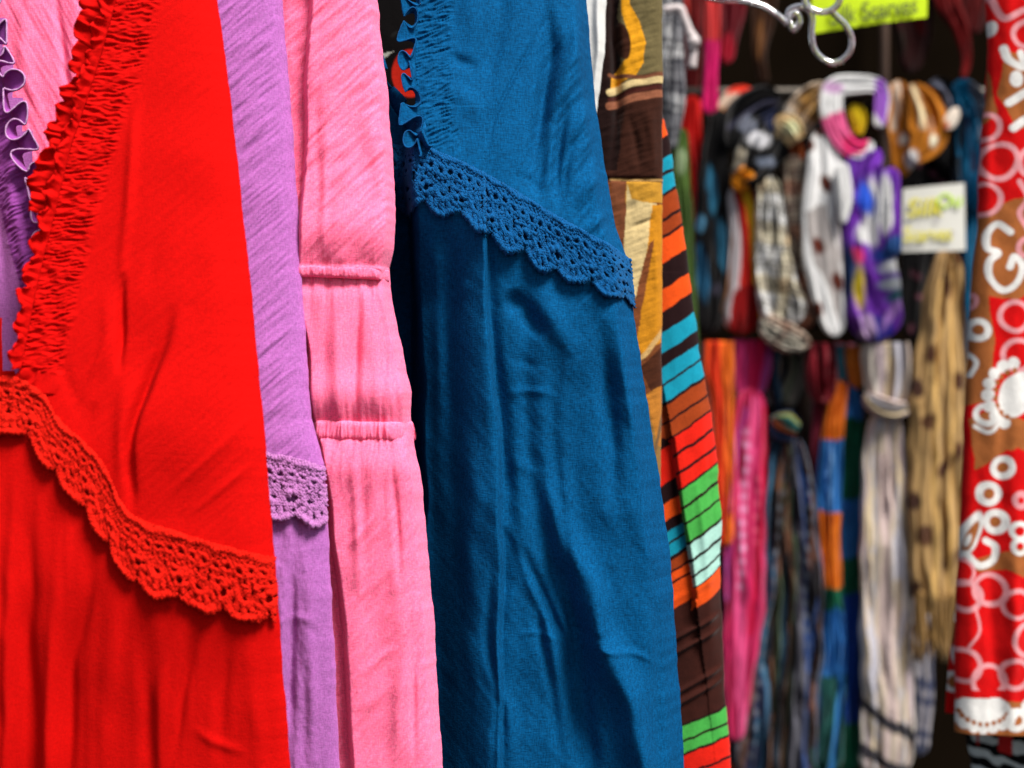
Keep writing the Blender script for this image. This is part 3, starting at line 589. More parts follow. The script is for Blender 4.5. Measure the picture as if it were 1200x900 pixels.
# multicoloured striped dress
DK = c(34, 14, 16); ORG = c(238, 84, 22); CYA = c(20, 150, 178); BRN = c(158, 62, 22); RDS = c(232, 34, 18); GRN = c(74, 176, 76); PAL = c(176, 226, 212); CHO = c(58, 25, 19)
stripe_list = [(-200, DK), (-120, ORG), (-90, DK), (-60, CYA), (-30, DK), (-5, RDS), (20, DK), (60, ORG), (95, DK), (130, ORG), (152, DK), (176, CYA), (190, CYA), (192, DK), (196, CYA), (215, DK), (219, BRN), (240, BRN), (243, DK), (247, BRN), (262, DK), (266, ORG), (293, DK), (322, ORG), (347, DK), (370, CYA), (393, DK), (408, CYA), (427, DK), (430, CYA), (449, DK), (453, BRN), (471, DK), (474, BRN), (491, DK), (494, RDS), (513, DK), (517, RDS), (535, DK), (539, RDS), (555, DK), (558, GRN), (576, DK), (580, GRN), (597, DK), (600, GRN), (620, DK), (624, PAL), (641, DK), (645, PAL), (660, DK), (663, PAL), (674, DK), (676, ORG), (700, CHO), (832, DK), (835, GRN), (851, DK), (854, GRN), (866, DK), (869, RDS), (890, DK), (893, RDS), (912, DK), (915, RDS), (940, DK), (945, ORG), (975, DK), (980, CYA), (1010, DK), (1015, BRN), (1060, DK)]
st_y = np.array([a for a, _ in stripe_list], float); st_c = np.array([b for _, b in stripe_list])
def stripe_paint(px, py):
    xl = 778 + np.clip(py - 130, -60, 900) * .08
    slope = .62 * (1 - .45 * sm(760, 860, py)); q = py + slope * (px - (xl + 10)) + 1.6 * pn(px / 12, py / 30, 4)
    left = (px < np.interp(py, [480, 520, 690, 780], [740, 786, 812, 806])) & (py < 780);     kk = np.clip(np.searchsorted(st_y, q, side='right') - 1, 0, len(st_y) - 1); C = st_c[kk].copy(); ll = [(-300, DK), (470, BRN), (488, DK), (500, RDS), (540, DK), (562, ORG), (583, DK), (596, CYA), (608, DK), (611, CYA), (625, DK), (630, BRN), (642, DK), (645, ORG), (655, DK), (658, ORG), (686, CHO)]; ly = np.array([a for a, b in ll]); lc = np.array([b for a, b in ll]); C[left] = lc[np.clip(np.searchsorted(ly, q[left], side='right') - 1, 0, len(ll) - 1)]
    ch = (kk == [i for i, (a, b) in enumerate(stripe_list) if a == 700][0]); C[ch] *= (1 + .25 * pn(px[ch] / 30, py[ch] / 12, 6))[:, None]
    return C
def ex_st(x, y):
    q = y + .55 * (x - 815)
    f = 1.1 * fbm(x / 26, y / 60, 35, 2)
    for yy in (735, 752, 800, 814): f += 4.0 * np.exp(-((q - yy) / 3.0) ** 2)
    return f + 1.0 * np.exp(-((q - 690) / 5) ** 2)
Rst = [(772, -70), (775, 60), (777, 125), (789, 180), (801, 260), (812, 340), (822, 410), (834, 480), (843, 540), (847, 600), (847, 650), (846, 690), (849, 720), (850, 760), (853, 820), (857, 880), (864, 1000), (880, 1230)]
Lst = [(560, -70), (540, 1230)]
g_st = Garment(1.425, .014, Lst, Rst, Y0, Y1, [([(786, 515), (795, 570), (806, 640), (814, 700)], 7, 4, 'R', 60, 'open'), ([(830, 500), (836, 600), (838, 690)], -2, 5), ([(815, 560), (824, 620), (830, 690)], 1.5, 5)], ex_st, vis=(765, 870), seed=44, step=.85, edge_noise=1.6)
stp = thing("striped_dress", "multicoloured dress in slanting orange, turquoise, red and green stripes behind the blue dress", "dress", W(700, Y1, 1.425))
g_st.build(stp, M_print, paint=stripe_paint, name="body")

# ================================================================ THE RIGHT SIDE: red printed dress, clear hanger, price cards
WHT = c(250, 248, 244); PNK = c(248, 168, 174); TAN = c(178, 104, 54); RDP = c(226, 10, 14)
red_sh = [('p', [(1140, 78), (1164, 78), (1172, 130), (1150, 150), (1140, 150)], TAN), ('p', [(1180, 60), (1230, 70), (1230, 150), (1192, 150), (1172, 108)], TAN),
    ('p', [(1130, 262), (1190, 232), (1230, 230), (1230, 330), (1192, 352), (1150, 345), (1130, 340)], TAN), ('p', [(1130, 345), (1160, 345), (1168, 400), (1160, 470), (1120, 480)], TAN),
    ('p', [(1140, 492), (1168, 478), (1230, 505), (1230, 540), (1180, 528), (1146, 552)], TAN), ('p', [(1168, 650), (1200, 640), (1230, 640), (1230, 690), (1180, 668), (1150, 672), (1135, 660)], TAN),
    ('p', [(1110, 835), (1135, 818), (1230, 826), (1230, 900), (1110, 880)], TAN),
    ('l', [(1164, -10), (1178, 20), (1200, 12)], 7, PNK), ('e', 1166, 30, 7, 9, 0, WHT), ('r', 1204, 40, 12, 18, PNK), ('l', [(1178, 55), (1184, 70), (1200, 78), (1196, 62)], 8, WHT), ('e', 1192, 92, 8, 10, 0, WHT), ('l', [(1184, 120), (1202, 108), (1222, 100)], 9, WHT), ('l', [(1188, 150), (1204, 140), (1222, 138)], 9, WHT),
    ('r', 1159, 146, 12.5, 18.5, PNK), ('r', 1173, 188, 17, 23.5, PNK), ('r', 1157, 232, 15, 21, PNK), ('r', 1212, 190, 13.5, 20, PNK), ('r', 1216, 160, 4, 10, WHT),
    ('l', [(1186, 272), (1172, 262), (1160, 272), (1160, 290), (1172, 296), (1162, 306), (1162, 326), (1176, 340), (1192, 332), (1198, 312), (1190, 300), (1184, 312)], 8, WHT),
    ('l', [(1196, 212), (1204, 232), (1196, 250), (1204, 268)], 6, PNK), ('r', 1206, 290, 8, 14, PNK), ('r', 1190, 371, 13.5, 19.5, PNK), ('r', 1194, 416, 14.5, 20.5, PNK), ('r', 1150, 386, 6, 14, WHT), ('r', 1140, 352, 6, 11, PNK), ('l', [(1140, 412), (1148, 424), (1142, 440)], 5, WHT),
    ('e', 1192, 462, 20, 28, -25, WHT)] + [('e', 1192 + 33 * math.cos(a), 462 + 37 * math.sin(a), 7, 7, 0, WHT) for a in np.linspace(2.0, 4.6, 8)] + [('e', 1192 + 25 * math.cos(a), 462 + 29 * math.sin(a), 3.0, 3.4, 0, TAN) for a in np.linspace(2.0, 4.6, 9)] + [
    ('r', 1158, 486, 7, 14, WHT), ('l', [(1146, 500), (1160, 506), (1172, 496)], 5, WHT), ('p', [(1150, 550), (1192, 525), (1230, 540), (1230, 625), (1180, 632), (1150, 630)], RDP),
    ('r', 1176, 548, 6, 14, WHT), ('r', 1161, 579, 6.5, 15, WHT), ('r', 1169, 612, 6.5, 15, WHT), ('r', 1196, 586, 4, 11, PNK), ('r', 1194, 622, 6, 12, WHT), ('e', 1176, 548, 6, 6, 0, TAN), ('e', 1161, 579, 6.5, 6.5, 0, TAN), ('e', 1169, 612, 6.5, 6.5, 0, TAN),
    ('e', 1140, 628, 11, 30, -22, WHT), ('e', 1141, 630, 5.5, 20, -22, TAN), ('e', 1138, 634, 3, 8, -22, WHT), ('l', [(1136, 650), (1150, 664), (1166, 658), (1168, 642), (1158, 634)], 8, WHT), ('r', 1194, 640, 5, 11, WHT),
    ('r', 1162, 692, 14.5, 20.5, PNK), ('r', 1191, 708, 13.5, 18.8, PNK), ('r', 1135, 700, 13.5, 20, PNK), ('r', 1130, 672, 12, 16, PNK), ('r', 1206, 750, 16, 22, PNK), ('l', [(1146, 715), (1150, 740), (1138, 760)], 3, PNK),
    ('r', 1132, 782, 15.5, 21.5, PNK), ('r', 1160, 799, 15, 21, PNK), ('r', 1190, 790, 13.5, 19.5, PNK), ('e', 1154, 832, 30, 17, 0, WHT)] + [('e', 1154 + 33 * math.cos(a), 832 + 23 * math.sin(a), 6.5, 6.5, 0, WHT) for a in np.linspace(.2, 2.94, 9)] + [('e', 1154 + 26 * math.cos(a), 834 + 16 * math.sin(a), 2.6, 3.2, 0, TAN) for a in np.linspace(.2, 2.94, 10)] + [
    ('p', [(1120, 810), (1190, 810), (1190, 818), (1120, 820)], RDP), ('r', 1192, 844, 6, 14, WHT), ('r', 1212, 830, 8, 15, WHT), ('r', 1176, 872, 5, 9, WHT)]
for k in range(16):     # the print runs on over the part outside the frame
    red_sh.append(('r', 1236 + 40 * (k % 3), 20 + 56 * k, 14, 20, PNK if k % 3 else WHT))
Lpd = [(1163, -70), (1162, 0), (1165, 40), (1163, 110), (1156, 180), (1151, 260), (1146, 340), (1141, 420), (1137, 500), (1133, 580), (1130, 660), (1126, 740), (1126, 862)]
Rpd = [(1400, -70), (1430, 862)]
def ex_pd(x, y): return 3.5 * pn(x / 24, y / 420, 5) + 1.5 * fbm(x / 40, y / 60, 6, 3)
g_pd = Garment(1.62, .022, Lpd, Rpd, -70, 862, [([(1180, 380), (1172, 560), (1168, 760), (1170, 862)], -3, 9), ([(1190, 600), (1186, 700), (1190, 862)], 4, 9)], ex_pd, vis=(1120, 1235), seed=51, step=1.0, edge_noise=2.0)
pd = thing("red_printed_dress", "red dress printed with white and pink rings and tan patches, at the right edge", "dress", W(1290, 862, 1.62))
g_pd.build(pd, M_print, paint=paint_on(RDP, red_sh, soft=.9, warp=1.2, seed=4), name="front_panel")
back_sh = [('r', 1140 - 14 + (k % 2) * 6, 40 + 46 * k, 8, 14, PNK) for k in range(16)] + [('r', 1119, 800, 5, 12, WHT), ('e', 1119, 800, 5, 7, 0, TAN), ('e', 1122, 770, 5, 12, 10, WHT), ('p', [(1108, 700), (1130, 680), (1130, 735), (1112, 770)], TAN), ('r', 1128, 724, 5, 9, WHT)]
g_pb = Garment(1.675, .012, [(1168, -70), (1160, 100), (1146, 400), (1134, 560), (1126, 690), (1117, 770), (1110, 836)], [(1390, -70), (1420, 838)], -70, 838, [], ex_pd, vis=(1105, 1160), seed=52, step=1.3, edge_noise=2.5)
g_pb.build(pd, M_print, paint=paint_on(RDP, back_sh, soft=.9, warp=1.0, seed=9), name="rear_panel", back=False)
# black and white garment whose hem shows below it
def bw(px, py):
    q = py - .3 * (px - 1140); s = np.sin(q / 3.4 + 2 * pn(px / 20, py / 12, 2)); k = sm(.2, .5, s)[:, None]; C = c(14, 14, 16)[None] * (1 - k) + c(205, 215, 215)[None] * k
    return np.where(((px > 1146) & (q < 872) & (np.sin(px / 6) > .2))[:, None], c(200, 40, 40)[None], C)
g_bw = Garment(1.71, .012, [(1150, 700), (1142, 830), (1136, 866), (1142, 894)], [(1330, 700), (1345, 960)], 700, 906, [], lambda x, y: 2 * fbm(x / 30, y / 30, 8, 3), vis=(1130, 1215), seed=53, step=1.3)
bwt = thing("black_white_skirt", "black and white garment whose hem peeks out under the red printed dress", "skirt", W(1240, 906, 1.71))
g_bw.build(bwt, M_print, paint=bw, name="body")

# ---- clear plastic hanger
M_clear = plain("clear_plastic", (.80, .76, .80), rough=.06, spec=.7, noise_amt=.02, transmission=.93)
d = 1.56
def wire(name, pts, rad, parent, dd=d, yoff=0.0, m=10):
    p = W(*catmull(pts, 8).T, dd); p[:, 1] += yoff; return mesh(name, *tube(p, rad, m), M_clear, parent)
hg = thing("clear_hanger", "clear plastic hanger end with curled loops in front of the yellow price card", "hanger", W(975, 70, d))
wire("arm", [(770, -26), (805, -12), (838, -1), (868, 1), (893, 7), (912, 19), (922, 29)], .0037, hg)
wire("arm", [(1180, -26), (1120, -12), (1085, -30), (1050, -34), (1015, -30), (988, -22)], .0037, hg)
wire("curl", [(926, 26), (928, 34), (933, 33), (937, 25), (934, 16), (927, 18), (923, 26), (924, 14), (931, 9), (941, 8), (949, 14), (952, 24), (951, 38), (953, 55), (961, 67), (974, 74), (986, 71), (996, 60), (998, 46), (991, 30), (978, 17), (974, 12)], .0037, hg)
wire("neck_ring", [(962 + 21 * math.cos(a), -2 + 18 * math.sin(a)) for a in np.linspace(-1.3, 2 * math.pi - 1.3, 20)], .0037, hg, yoff=-.006)
wire("hook", [(962, -20), (962, -50), (970, -75), (985, -90), (978, -112), (955, -112), (945, -96)], .0022, hg)

# ---- price cards
def card(name, label, corners, dd, matc, thick=.0015):
    t = thing(name, label, "price card", W(*np.mean(corners, 0), dd))
    n = 9; a, b, e, f = [np.array(q, float) for q in corners]; u, v = np.meshgrid(np.linspace(0, 1, n), np.linspace(0, 1, n))
    p = (a * (1 - u[..., None]) + b * u[..., None]) * (1 - v[..., None]) + (f * (1 - u[..., None]) + e * u[..., None]) * v[..., None]
    P = W(p[..., 0].ravel(), p[..., 1].ravel(), dd); P[:, 1] += (.004 * (u - .5) ** 2 * 4 + .003 * v).ravel()
    Q = P.copy(); Q[:, 1] += thick; F = quads(n, n)
    ring = np.r_[np.arange(n), np.arange(1, n) * n + n - 1, n * n - 2 - np.arange(n - 1), np.arange(n - 2, 0, -1) * n]; r2 = np.roll(ring, -1)
    mesh("card", np.vstack([P, Q]), np.vstack([F, F[:, ::-1] + n * n, np.stack([r2, ring, ring + n * n, r2 + n * n], -1)]), matc, t, smooth=False); return t
def lettering(txt, px, py, size_px, dd, ang, mat, parent, shear=.2, sx=1.0):
    cu = bpy.data.curves.new("lettering", 'FONT'); cu.body = txt; cu.size = size_px * K * dd / 600; cu.shear = shear; cu.extrude = .0003; cu.align_x = 'CENTER'; cu.offset = size_px * K * dd / 600 * .012
    o = bpy.data.objects.new("lettering", cu); COL.objects.link(o); bpy.context.view_layer.update()
    me = bpy.data.meshes.new_from_object(o.evaluated_get(bpy.context.evaluated_depsgraph_get())); bpy.data.objects.remove(o)
    me.materials.clear(); me.materials.append(mat)
    a = math.radians(ang)
    for v in me.vertices:
        x, y = v.co.x * sx, v.co.y; z = v.co.z
        v.co = (x * math.cos(a) - y * math.sin(a), -z, x * math.sin(a) + y * math.cos(a))
    ob = bpy.data.objects.new("lettering", me); COL.objects.link(ob); ob.parent = parent
    ob.location = Vector(W(px, py, dd - .0014)) - Vector(parent.location); return ob
M_yel = plain("fluorescent_card", (.50, .68, .008), rough=.7, spec=.2, noise_amt=.06, scale=60)
M_wcard = plain("white_card", (.58, .575, .53), rough=.7, spec=.2, noise_amt=.05, scale=60)
M_ink = plain("grey_marker_ink", (.10, .13, .02), rough=.8); M_inky = plain("yellow_marker_ink", (.60, .54, .03), rough=.8); M_inkl = plain("lime_marker_ink", (.45, .66, .02), rough=.8); M_inkg = plain("faint_pencil", (.45, .42, .46), rough=.8)
yc = card("yellow_price_card", "fluorescent yellow card with handwritten lettering at the top behind the hanger", [(950, -44), (1090, -62), (1088, 19), (954, 38)], 2.0, M_yel)
lettering("Silk Scarves", 1024, 22, 30, 2.0, 8, M_ink, yc, sx=.74)
wc = card("white_price_card", "small white card with yellow handwriting pinned among the scarves", [(1059, 221), (1131, 214), (1133, 293), (1058, 295)], 2.42, M_wcard)
lettering("Silk", 1083, 253, 30, 2.42, 3, M_inky, wc); lettering("Ou", 1112, 243, 24, 2.42, 6, M_inkl, wc); lettering("Scarves", 1087, 282, 24, 2.42, 2, M_inky, wc, sx=.8)
lettering("~", 1097, 262, 14, 2.42, 2, M_inkg, wc); lettering("x", 1116, 276, 12, 2.42, 2, M_inkg, wc)

# ================================================================ THE WALL OF SCARVES
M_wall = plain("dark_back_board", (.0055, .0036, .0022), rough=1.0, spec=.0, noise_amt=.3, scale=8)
M_ground = plain("dark_floor", (.012, .011, .010), rough=.9, spec=.15, noise_amt=.4, scale=5)
M_metal = plain("rail_metal", (.07, .06, .05), rough=.45, metal=.7, noise_amt=.1)
o = mesh("ground", [[-30, -20, 0], [30, -20, 0], [30, 60, 0], [-30, 60, 0]], [[0, 1, 2, 3]], M_ground, None, smooth=False); o["kind"] = "structure"
DW = 2.86
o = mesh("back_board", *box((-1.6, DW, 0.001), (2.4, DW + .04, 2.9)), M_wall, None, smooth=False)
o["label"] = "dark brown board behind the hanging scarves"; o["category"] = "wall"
def rail(label, py, dd, x0, x1, posts):
    a, b = W(x0, py, dd), W(x1, py, dd); t = thing("display_rail", label, "rail", (a + b) / 2)
    mesh("rod", *tube(np.linspace(a, b, 8), .009, 10), M_metal, t)
    for q in posts:
        p = W(q, py, dd); mesh("bracket", *tube(np.linspace(p + [0, .009, 0], [p[0], DW - .001, p[2]], 6), .006, 8), M_metal, t)
rail("dark metal rail that the upper row of looped scarves hangs on", 108, 2.64, 770, 1260, (800, 1036, 1230))
rail("dark metal rail that the lower row of knotted scarves hangs on", 412, 2.62, 770, 1260, (806, 1066, 1230))
pole = W(1036, 60, 2.80); o = mesh("upright_pole", *tube(np.linspace([pole[0], pole[1], 0.0], [pole[0], pole[1], 2.8], 12), .010, 10), plain("brown_pole", (.06, .03, .018), rough=.6), None)
o["label"] = "thin brown upright pole between the back board and the scarves"; o["category"] = "pole"

def ribbon(pts, hw, dd, th=.016, cf=None, seed=0, rip=.45, k=7, parent=None, name="tail", bow=0.0, m=72, step=3.0, mat=None):
    """a hanging length of bunched cloth: lens-like section with folds that run along it. pts (px, py[, depth offset in m]); hw half width in px"""
    p = np.array(pts, float); p = np.column_stack([p, np.zeros(len(p))]) if p.shape[1] == 2 else p
    hwv = np.broadcast_to(np.asarray(hw, float), (len(p),))
    q, s = resample(catmull(np.column_stack([p, hwv]), 10), step); mm = K * dd / 600
    flat_top = 390 < p[0, 1] < 420      # folded over the lower rail: no taper there
    for e in ([s[-1] - s] if name != "knot" else []) + ([] if flat_top else [s]):          # the cloth turns under in a curve at both ends
        kr = np.clip(e / np.maximum(6.0, 1.1 * q[:, 3]), 0, 1); q[:, 3] *= np.sqrt(np.clip(1 - (1 - kr) ** 2, .02, 1))
    T = np.gradient(q[:, :2], axis=0); T /= np.linalg.norm(T, axis=1)[:, None] + 1e-9; Nn = np.stack([T[:, 1], -T[:, 0]], 1)
    th_ = np.arange(m) / m * 2 * math.pi; cu, su = np.cos(th_), np.sin(th_)
    S, TH = np.meshgrid(s, th_, indexing='ij'); U = np.cos(TH)
    fold = .7 * (.35 - 1.7 * np.abs(pn(U * k * .4 + .5 * pn(S / 70, U * 2, seed + 5), S / 160, seed))) + .35 * pn(U * k * .5, S / 110, seed + 9) + .25 * pn(U * k * .8, S / 70, seed + 1) + .10 * pn(U * k * 1.6, S / 40, seed + 3)
    b = th * np.sqrt(np.abs(np.sin(TH)) + 1e-6) * np.sign(np.sin(TH)) * (.62 + rip * fold * 1.7) * np.minimum(1, .35 + .65 * q[:, 3:4] / max(6., hwv.max()))
    wob = 1 + .10 * pn(S / 40, np.sign(U) * 3, seed + 7)
    lat = U * q[:, 3:4] * wob
    X = q[:, 0:1] + Nn[:, 0:1] * lat; Y = q[:, 1:2] + Nn[:, 1:2] * lat
    V = np.stack([(X - 600) * mm, dd + q[:, 2:3] - b - bow * (1 - U ** 2), CZ - (Y - 450) * mm], -1).reshape(-1, 3)
    F = quads(len(s), m, True)
    # closed ends
    e0 = V[:m].mean(0) * np.ones((m, 1)); e1 = V[-m:].mean(0) * np.ones((m, 1)); n = len(V)
    V = np.vstack([V, V[:m] * .04 + e0 * .96, V[-m:] * .04 + e1 * .96]); j = np.arange(m); j2 = (j + 1) % m; bq = n - m
    F = np.vstack([F, np.stack([j2, j, n + j, n + j2], -1), np.stack([bq + j, bq + j2, n + m + j2, n + m + j], -1)])
    C = None
    if cf is not None:
        C = cf(X.ravel(), Y.ravel(), S.ravel(), U.ravel()); C = np.clip(np.asarray(C, float) * 1.28, 0, .9); C = np.vstack([C, C[:m], C[-m:]])
    return mesh(name, V, F[:, ::-1], mat or M_scarf, parent, C)
def solid(col, var=.15, seed=0, alt=None):
    col = np.asarray(col); alt = col * .6 if alt is None else np.asarray(alt)
    def f(x, y, s, u):
        k = np.clip(.5 + fbm(x / 14, y / 60, seed, 3) * var * 2, 0, 1)[:, None]; return col * (1 - k * var * 2) + alt * k * var * 2
    return f
def painted(base, shapes, soft=1.5, warp=3, seed=0):
    pf = paint_on(base, shapes, soft=soft, warp=warp, seed=seed); return lambda x, y, s, u: pf(x, y)
def bands(cols, seed=0, wob=.10, n=None):
    cols = np.array(cols)
    def f(x, y, s, u):
        v = (np.arcsin(np.clip(u, -1, 1)) / math.pi + .5) + wob * pn(u * 2, s / 90, seed); kk = np.clip(np.floor(v * len(cols)), 0, len(cols) - 1).astype(int); return cols[kk]
    return f
def plaid(base, lines, per=22, ang=12, seed=0, second=None, wd=.16):
    def f(x, y, s, u):
        a = math.radians(ang); X = x + 4 * pn(x / 30, y / 30, seed); Y = y + 5 * pn(x / 24, y / 40, seed + 1)
        p = X * math.cos(a) + Y * math.sin(a); q = -X * math.sin(a) + Y * math.cos(a)
        C = np.tile(np.asarray(base, float), (len(x), 1))
        if second is not None:
            for r, pr in ((p, per * 2.3), (q, per * 2.6)):
                m = (np.abs(r / pr - np.round(r / pr)) < .16)[:, None] * .55; C = C * (1 - m) + np.asarray(second) * m
        for r, pr in ((p, per * .62), (q, per)):
            for off in (0, .3):
                m = (np.abs(r / pr + off - np.round(r / pr + off)) < wd / 2)[:, None] * .8; C = C * (1 - m) + np.asarray(lines) * m
        return C
    return f
GU, GL = "scarves looped over the upper rail", "scarves knotted on the lower rail"
def scarf(label, px, py, dd, group): return thing("scarf", label, "scarf", W(px, py, dd), group)
B0 = c(12, 11, 13)
# --- upper row, left to right
t = scarf("narrow grey and white checked scarf hanging at the top left of the display", 788, 170, 2.1, GU)
ribbon([(786, -60), (788, 40), (790, 110), (786, 175)], [12, 13, 13, 8], 2.1, .012, plaid(c(130, 130, 135), c(40, 40, 50), 26, 4, 3, c(225, 225, 225)), 3, parent=t)
t = scarf("green scarf showing as a narrow strip beside the striped dress", 806, 420, 2.35, GU)
ribbon([(797, 150), (800, 220), (805, 300), (812, 420)], [8, 10, 9, 8], 2.35, .012, painted(c(70, 95, 40), [('e', 797, 190, 6, 16, 0, c(150, 170, 130))], seed=5), 4, parent=t)
t = scarf("red scarf at the left end of the upper row", 822, 340, 2.56, GU)
ribbon([(812, 112), (808, 150), (812, 200), (818, 250), (818, 345)], [11, 14, 16, 13, 10], 2.56, .02, painted(c(196, 22, 18), [('e', 821, 236, 5, 6, 0, c(220, 130, 120)), ('e', 820, 310, 5, 9, 0, c(60, 110, 150))]), 5, parent=t)
t = scarf("black scarf with teal blue patches next to the red scarf", 832, 392, 2.54, GU)
ribbon([(842, 128), (836, 200), (834, 290), (830, 392)], [12, 18, 20, 20], 2.54, .022, painted(B0, [('e', 834, 224, 6, 30, 4, c(36, 92, 120)), ('e', 821, 320, 8, 34, 6, c(30, 80, 112)), ('e', 846, 290, 7, 32, 6, c(34, 84, 110)), ('e', 820, 262, 6, 10, 0, c(70, 120, 150)), ('e', 838, 340, 5, 8, 0, c(70, 66, 80))], seed=3), 6, parent=t)
t = scarf("magenta scarf end hanging straight down from above the rail", 832, 136, 2.50, GU)
ribbon([(836, -60), (835, 30), (833, 90), (831, 134)], [9, 9, 8, 11], 2.50, .012, painted(c(196, 20, 96), [('p', [(815, -70), (850, -70), (850, 44), (815, 50)], c(205, 60, 60))], seed=2), 7, parent=t)
t = scarf("red, white and tan scarf end folded over the rail left of the black scarf", 852, 140, 2.55, GU)
ribbon([(880, 104), (860, 116), (848, 136), (836, 160)], [6, 13, 12, 9], 2.55, .016, painted(c(205, 180, 160), [('p', [(856, 90), (900, 90), (900, 114), (850, 112)], c(210, 50, 30)), ('p', [(830, 126), (862, 128), (850, 150), (826, 165)], c(180, 120, 70)), ('e', 840, 156, 7, 5, 0, c(200, 40, 40))]), 8, parent=t, name="loop")
t = scarf("scarf in grey, red and yellow stripes with an orange knot", 868, 392, 2.53, GU)
ribbon([(866, 214), (872, 260), (874, 320), (868, 392)], [14, 18, 22, 28], 2.53, .02, painted(c(176, 30, 22), [('l', [(852, 215), (858, 260), (860, 320), (848, 395)], 13, c(175, 168, 172)), ('l', [(870, 215), (882, 260), (886, 320), (896, 395)], 11, c(226, 176, 40)), ('l', [(846, 230), (852, 280), (850, 340), (842, 390)], 6, c(110, 70, 40)), ('p', [(858, 340), (888, 330), (892, 400), (852, 400)], c(120, 10, 12))], seed=7), 9, parent=t)
ribbon([(858, 204), (866, 208), (878, 216)], [14, 17, 12], 2.51, .024, solid(c(230, 136, 24), .2, 3), 10, parent=t, name="knot")
t = scarf("black silk scarf with grey and white splashes wrapped over the rail", 888, 225, 2.53, GU)
bl = painted(B0, [('e', 886, 165, 16, 9, -10, c(205, 205, 210)), ('e', 866, 186, 8, 12, 0, c(190, 180, 160)), ('e', 874, 148, 10, 12, -30, c(110, 115, 130)), ('e', 897, 190, 12, 6, 0, c(120, 130, 150)), ('e', 904, 140, 12, 20, 20, c(20, 28, 60)), ('l', [(852, 150), (880, 130), (910, 122)], 5, c(60, 60, 80))], seed=11)
ribbon([(916, 116), (890, 122), (868, 142), (856, 176)], [16, 22, 22, 12], 2.53, .034, bl, 11, parent=t, name="loop", rip=.6)
ribbon([(906, 136), (896, 164), (880, 196), (858, 210)], [24, 26, 24, 10], 2.51, .034, bl, 12, parent=t, name="loop", rip=.6)
t = scarf("white scarf in black and tan plaid, its loop hanging widest of the upper row", 920, 405, 2.52, GU)
pl = plaid(c(246, 242, 228), c(48, 46, 48), 22, 10, 21, c(206, 176, 130))
ribbon([(900, 206), (903, 260), (910, 330), (926, 384)], [14, 18, 24, 30], 2.51, .026, pl, 13, parent=t, name="loop", rip=.6)
ribbon([(928, 182), (936, 250), (942, 320), (938, 388)], [13, 16, 16, 18], 2.54, .022, plaid(c(190, 176, 156), c(90, 60, 60), 20, 4, 22, c(190, 110, 70)), 14, parent=t, name="loop", rip=.6)
ribbon([(892, 372), (918, 394), (950, 402)], [12, 18, 8], 2.50, .024, plaid(c(215, 208, 190), c(40, 38, 40), 16, 25, 23, c(170, 130, 110)), 15, parent=t, name="loop")
t = scarf("tan and black plaid scarf knotted at the top of the rail", 930, 175, 2.53, GU)
ribbon([(976, 104), (956, 116), (938, 136), (926, 164)], [12, 20, 20, 14], 2.53, .028, plaid(c(196, 150, 84), c(70, 60, 52), 18, 35, 31, c(180, 180, 178)), 16, parent=t, name="loop", rip=.6)
ribbon([(906, 140), (922, 150), (934, 166)], [10, 17, 10], 2.50, .024, painted(c(214, 186, 140), [('e', 925, 152, 12, 10, 0, c(236, 218, 176))]), 17, parent=t, name="knot")
t = scarf("white scarf printed with large brown dots", 966, 392, 2.50, GU)
wd = painted(c(244, 243, 240), [('p', [(942, 250), (965, 240), (985, 300), (985, 380), (965, 330), (950, 300)], c(158, 152, 150)), ('p', [(980, 230), (1000, 250), (992, 330), (975, 260)], c(170, 164, 164))] + [('e', a, b, 7, 10.5, 8, c(84, 34, 22)) for a, b in ((967, 217), (957, 289), (980, 330), (946, 170), (960, 150), (958, 365))], seed=33)
ribbon([(964, 150), (966, 200), (962, 260), (966, 320), (980, 394)], [12, 22, 22, 22, 12], 2.50, .016, wd, 18, parent=t, name="loop", rip=.22)
ribbon([(986, 190), (990, 230), (988, 262)], [8, 9, 4], 2.475, .010, painted(c(246, 245, 242), [('e', 967, 217, 5, 9, 8, c(98, 44, 30))]), 19, parent=t)
t = scarf("black wrapped scarf behind the white dotted one", 944, 380, 2.60, GU)
ribbon([(942, 110), (946, 200), (948, 300), (956, 385)], [30, 34, 30, 26], 2.60, .018, painted(B0, [('e', 930, 200, 6, 20, 0, c(120, 20, 40)), ('e', 938, 240, 5, 16, 0, c(140, 20, 60)), ('e', 934, 178, 7, 12, 0, c(150, 70, 30))]), 20, parent=t)
VIO = c(112, 50, 170)
t = scarf("purple and white silk scarf with blue and yellow blotches and a pink loop", 1024, 400, 2.50, GU)
vp = painted(VIO, [('e', 1020, 250, 11, 40, 0, c(240, 236, 250)), ('e', 1012, 234, 9, 22, 10, c(40, 80, 190)), ('e', 1016, 274, 16, 14, 0, c(250, 240, 250)), ('e', 1002, 300, 7, 9, 0, c(220, 60, 110)), ('e', 1003, 336, 6, 24, 4, c(205, 180, 20)), ('e', 993, 320, 7, 36, 0, c(30, 50, 90)), ('e', 1044, 312, 18, 9, 10, c(225, 235, 240)), ('e', 1046, 334, 18, 7, 10, c(215, 230, 235)), ('e', 1040, 296, 20, 8, 20, c(50, 90, 170)), ('e', 1030, 386, 18, 16, 0, c(30, 30, 140)), ('e', 1012, 384, 11, 16, 10, c(190, 160, 200)), ('e', 1044, 362, 6, 24, -28, c(190, 140, 230)), ('e', 994, 384, 12, 14, 0, c(90, 30, 130)), ('e', 1050, 346, 16, 5, 20, c(40, 110, 110))], soft=3, seed=41)
ribbon([(1030, 176), (1012, 196), (1014, 250), (1018, 320), (1026, 400)], [14, 24, 28, 34, 36], 2.50, .03, vp, 21, parent=t, rip=.6)
